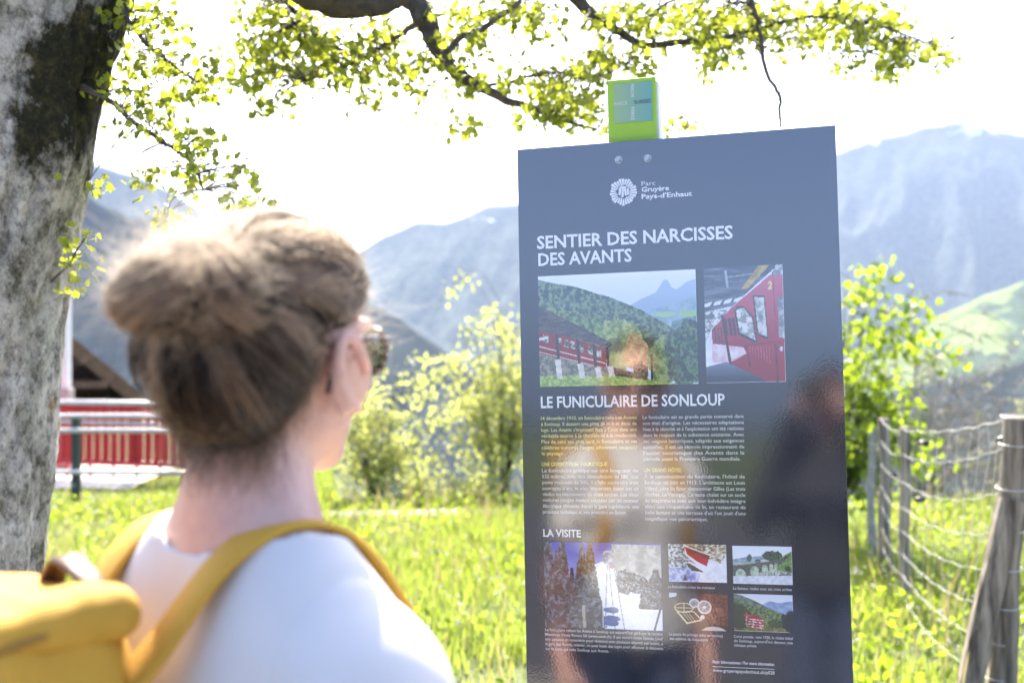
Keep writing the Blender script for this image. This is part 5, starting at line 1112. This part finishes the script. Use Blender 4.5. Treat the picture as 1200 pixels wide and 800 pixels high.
p_, r__, s_ = wisps(520); allp += p_; allr += r__; alls = np.concatenate([alls, s_])
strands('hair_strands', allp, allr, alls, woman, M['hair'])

# --- sunglasses
gl = empty('sunglasses', label='sunglasses with dark green lenses and thin tortoiseshell frame', cat='sunglasses')
gl.matrix_world = Matrix.Translation(woman.location)@Matrix.Rotation(BODY_YAW, 4, 'Z')
M['tortoise'] = mat('tortoiseshell', (0.09, 0.025, 0.012), (0.02, 0.008, 0.006), 60, 0.2)
m_lens, nt, b = new_mat('green_lens'); b.inputs['Base Color'].default_value = (0.03, 0.10, 0.06, 1); b.inputs['Roughness'].default_value = 0.03; b.inputs['Transmission Weight'].default_value = 0.75; b.inputs['IOR'].default_value = 1.1
for s_ in (-1, 1):
    ring = [(s_*(.036+.031*math.copysign(abs(math.cos(a_))**.7, math.cos(a_))), .108-.010*(math.cos(a_)*.5+.5)*1.6, -.004+.024*math.copysign(abs(math.sin(a_))**.75, math.sin(a_))) for a_ in np.linspace(0, 2*math.pi, 25)]
    MB().tube(HT(ring), .0021, 7, cap=False).build('rim', M['tortoise'], gl, smooth=True)
    n = 24; R3 = np.array(ring[:n]); c0 = R3.mean(0)+np.array((0, .003, 0)); Vv = np.vstack([[c0], R3, [c0-np.array((0, .0016, 0))], R3-np.array((0, .0016, 0))])
    Fq = [(0, 1+i, 1+(i+1) % n) for i in range(n)]+[(n+1, n+2+(i+1) % n, n+2+i) for i in range(n)]
    mbl = MB(); mbl.add(HT(Vv), Fq); mbl.build('lens', m_lens, gl, smooth=True)
    MB().tube(HT(spline([(s_*.067, .096, .008), (s_*.077, .06, .006), (s_*.080, .015, .002), (s_*.0815, -.008, -.002), (s_*.081, -.026, -.022), (s_*.079, -.033, -.05)], 22)), .0026, 7).build('temple', M['tortoise'], gl, smooth=True)
    MB().box(HT([(s_*.0785, .045, .005)])[0], (.0035, .016, .007), Matrix(Rh.tolist())).build('hinge', M['steel'], gl, bevel=.001)
MB().tube(HT(spline([(-.008, .106, .004), (0, .110, .007), (.008, .106, .004)], 8)), .002, 6).build('bridge', M['tortoise'], gl, smooth=True)

# --- backpack
bp = empty('backpack', label='mustard yellow canvas backpack with brown leather handle', cat='backpack')
bp.matrix_world = Matrix.Translation(woman.location)@Matrix.Rotation(BODY_YAW, 4, 'Z')
M['canvas'] = mat('mustard_canvas', (0.56, 0.31, 0.030), (0.47, 0.25, 0.022), 5, 0.8, 0.35, 260, .003)
M['leather'] = mat('brown_leather', (0.10, 0.045, 0.025), (0.06, 0.028, 0.017), 30, 0.5, 0.3, 80, .004)
M['webbing'] = mat('dark_webbing', (0.02, 0.022, 0.028), (0.012, 0.013, 0.016), 60, 0.8)
PY = -.232
f = Field((-.19, -.36, .86), (.19, -.09, 1.42), .005)
f.box((-.064, PY, 1.10), (.104, .070, .205), .045, .02); f.box((-.064, PY-.072, 1.01), (.088, .03, .10), .028, .02)
f.box((-.064, PY+.004, 1.285), (.094, .064, .040), .034, .035)
sl, (x, y, z) = f.win((-1, -1, 0), (1, 1, 2)); f.A[sl] += ((fbm(x*9, y*9, z*7, seed=8, oct=3)-.5)*.030+np.abs(fbm(x*13, y*13, z*16, seed=28, oct=2)-.5)*.028-.006).astype(np.float32)
V, Q = f.mesh(); np_mesh('body', V, Q, M['canvas'], bp); fpack = f
f = Field((-.18, -.36, 1.10), (.18, -.10, 1.40), .005)       # lid folded over the top
f.box((-.064, PY, 1.318), (.102, .078, .017), .015, .02); f.box((-.064, PY-.080, 1.262), (.096, .012, .070), .011, .03)
sl, (x, y, z) = f.win((-1, -1, 0), (1, 1, 2)); f.A[sl] += ((fbm(x*14, y*12, z*12, seed=18, oct=3)-.5)*.022+np.abs(fbm(x*17, y*12, z*14, seed=38, oct=2)-.5)*.030-.006).astype(np.float32)
V, Q = f.mesh(); np_mesh('lid', V, Q, M['canvas'], bp)
M['piping'] = mat('dark_mustard_piping', (0.30, 0.15, 0.015), (0.24, 0.12, 0.012), 30, 0.7)
an = np.linspace(0, 2*math.pi, 49); sq = lambda v_: np.sign(v_)*np.abs(v_)**.45
MB().tube(np.stack([-.064+.102*sq(np.cos(an)), PY+.079*sq(np.sin(an)), 1.318+.008*np.sin(an*5)], -1), .0035, 6, cap=False).build('piping', M['piping'], bp, smooth=True)
for x_ in (-.158, .030): MB().tube(np.array([(x_, PY-.06, 1.30), (x_+.002, PY-.066, 1.22), (x_-.002, PY-.068, 1.12), (x_, PY-.066, 1.0)]), .0035, 6).build('piping', M['piping'], bp, smooth=True)
MB().box((-.064, PY-.0945, 1.215), (.05, .004, .04)).build('leather_patch', M['leather'], bp, bevel=.0015)
for k in range(26): MB().box((-.155+.0072*k, PY-.0935, 1.296), (.0042, .002, .0014)).build('stitch', M['piping'], bp)
def ribbon(name, pts, w, th, m, parent, nrm=None, n=60):
    P_ = spline(pts, n); T_ = np.gradient(P_, axis=0); T_ /= np.linalg.norm(T_, axis=1)[:, None]
    N_ = nrm(P_) if nrm else np.tile((0, 0, 1.), (n, 1)); N_ = N_-T_*(N_*T_).sum(1)[:, None]; N_ /= np.linalg.norm(N_, axis=1)[:, None]; B_ = np.cross(T_, N_)
    prof = [(-1, 0), (-.96, .6), (-.8, 1), (.8, 1), (.96, .6), (1, 0), (.9, -.6), (-.9, -.6)]; k = len(prof)
    V = np.concatenate([P_[:, None]+B_[:, None]*a_*w/2+N_[:, None]*b_*th/2 for a_, b_ in prof], 1).reshape(n, k, 3).reshape(-1, 3)
    Q = [(i*k+j, i*k+(j+1) % k, (i+1)*k+(j+1) % k, (i+1)*k+j) for i in range(n-1) for j in range(k)]
    return np_mesh(name, V, np.array(Q)[:, ::-1], m, parent)
def snorm_dir(P_, s_):
    N_ = P_-np.array((s_*.02, 0, 1.19)); N_[:, 0] *= .25; N_[:, 2] = np.maximum(N_[:, 2], 0.0)*1.1+.02; return N_/np.linalg.norm(N_, axis=1)[:, None]
for s_ in (-1, 1):
    ctl = np.array([((s_*.034-.016) if s_ > 0 else -.10, -.175, 1.255), (s_*.046-.004 if s_ > 0 else -.108, -.132, 1.305), (s_*(.056 if s_ > 0 else .115), -.072, 1.370), (s_*(.066 if s_ > 0 else .130), -.015, 1.390), (s_*(.078 if s_ > 0 else .125), .045, 1.36), (s_*.092, .10, 1.27), (s_*.105, .125, 1.16), (s_*.13, .10, 1.05), (s_*.155, .03, 1.0), (s_*.15, -.06, .98), (s_*.10, -.14, .96)])
    sp_ = spline(ctl, 60)
    U_ = lambda P_: np.minimum(fshirt.sample(P_), fbody.sample(P_)); pj = sp_.copy()
    for _ in range(16):
        g_ = np.stack([U_(pj+np.eye(3)[a_]*.008)-U_(pj-np.eye(3)[a_]*.008) for a_ in range(3)], -1); g_ /= np.maximum(np.linalg.norm(g_, axis=1), 1e-9)[:, None]
        pj = pj-g_*np.clip(U_(pj)-.011, -.02, .02)[:, None]
    pj[:8] = sp_[:8]*np.linspace(1, 0, 8)[:, None]+pj[:8]*np.linspace(0, 1, 8)[:, None]; pj[-6:] = sp_[-6:]
    kk = np.hanning(17); pj2 = pj
    for _ in range(2): pj2 = np.stack([np.convolve(np.pad(pj2[:, a_], 8, 'edge'), kk/kk.sum(), 'valid') for a_ in range(3)], -1); pj2[0] = sp_[0]; pj2[-1] = sp_[-1]
    pj2 = pj2+snorm_dir(pj2, s_)*.006
    snorm = lambda P_, q_=s_: snorm_dir(P_, q_)
    st_o = ribbon('shoulder_strap', pj2, .043, .009, M['canvas'], bp, snorm, 90)
ribbon('handle', [(-.100, PY+.070, 1.310), (-.094, PY+.070, 1.334), (-.068, PY+.066, 1.353), (-.04, PY+.062, 1.353), (-.008, PY+.066, 1.334), (.008, PY+.074, 1.286), (.012, PY+.078, 1.240)], .024, .007, M['leather'], bp, lambda P_: (P_-np.array((-.03, PY+.07, 1.25)))*np.array((1, 0, 1)), 40)
for x_ in (-.12, -.012):
    ribbon('webbing_strap', [(x_, PY-.02, 1.339), (x_, PY-.062, 1.339), (x_, PY-.086, 1.324), (x_, PY-.097, 1.28), (x_, PY-.101, 1.20), (x_, PY-.108, 1.12), (x_, PY-.110, 1.02), (x_, PY-.108, .93)], .024, .004, M['webbing'], bp, lambda P_: np.stack([P_[:, 0]*0, -1+0*P_[:, 0], np.clip((P_[:, 2]-1.27)*18, 0, 1.6)], -1)*np.stack([P_[:, 0]*0, np.clip((1.345-P_[:, 2])*30, .1, 1), 1+P_[:, 0]*0], -1), 40)
    MB().box((x_, PY-.111, 1.14), (.034, .010, .028)).build('buckle', M['steel'], bp, bevel=.003)
for c_ in bp.children:
    if not c_.name.startswith('shoulder'): c_.location.z = .016

# ------------------------------------------------------------------ the photographer, mirrored in the board
M['dark_cloth'] = mat('dark_jacket', (0.03, 0.032, 0.038), (0.02, 0.022, 0.027), 20, 0.9, 0.3, 80, .004)
M['dark_hair'] = mat('dark_hair', (0.02, 0.014, 0.010), (0.035, 0.025, 0.018), 60, 0.6, 0.7, 90, .01, stretch=(1, 1, .3))
man = empty('person', (0.02, -.20, 0), 0, label='person in dark jacket raising a camera, mirrored in the board', cat='person')
hC2 = np.array((0, .0, 1.552)); Rh2 = np.eye(3)
aL = ((-.16, .0, 1.285), (-.24, .10, 1.08), (-.105, .115, 1.45)); aR = ((.16, .0, 1.285), (.24, .10, 1.08), (.095, .115, 1.45))
hd = [(aL[2], (.45, .18, .87), (.85, .1, -.5), (-.1, .95, .2)), (aR[2], (-.45, .18, .87), (-.85, .1, -.5), (.1, .95, .2))]
hC = hC2
f, (V, Q) = person(man, aL, aR, hd, hC2, Rh2, .006); np_mesh('body', V, Q, M['skin'], man)
V, Q = clothes('jacket', aL, aR, hC2, .008)[1]; np_mesh('jacket', V, Q, M['dark_cloth'], man)
V, Q = clothes('trousers', aL, aR, hC2, .008)[1]; np_mesh('trousers', V, Q, M['jeans'], man)
shoes(man, M['shoe'], M['rubber'])
f = Field(hC2-.16, hC2+.17, .006); f.ell(hC2+np.array((0, -.010, .016)), (.086, .110, .102), .02); f.ell(hC2+np.array((0, -.05, -.03)), (.075, .06, .07), .04)
sl, G = f.win(f.lo-1, f.lo+9); q = np.stack(G, -1)-hC2; f.A[sl] = np.maximum(f.A[sl], (q[..., 1]-np.minimum(np.where(q[..., 2] > .008, -.02+1.5*(q[..., 2]-.008), -.03), .09)).astype(np.float32)*.8)
V, Q = f.mesh(); np_mesh('hair', V, Q, M['dark_hair'], man)
pc = empty('photo_camera', (0, -.055, CAM_Z), label='black camera held up to the eye, mirrored in the board', cat='camera')
MB().box((0, -.01, 0), (.135, .045, .092)).build('body', M['black_plastic'], pc, bevel=.008)
MB().box((0, -.01, .058), (.055, .05, .03), taper=.25).build('viewfinder_hump', M['black_plastic'], pc, bevel=.006)
MB().box((.062, .004, -.004), (.028, .06, .086)).build('grip', M['black_plastic'], pc, bevel=.01)
MB().tube([(0, .010, 0), (0, .030, 0), (0, .045, 0)], [.034, .036, .036], 24).build('lens_barrel', M['black_plastic'], pc, smooth=True)
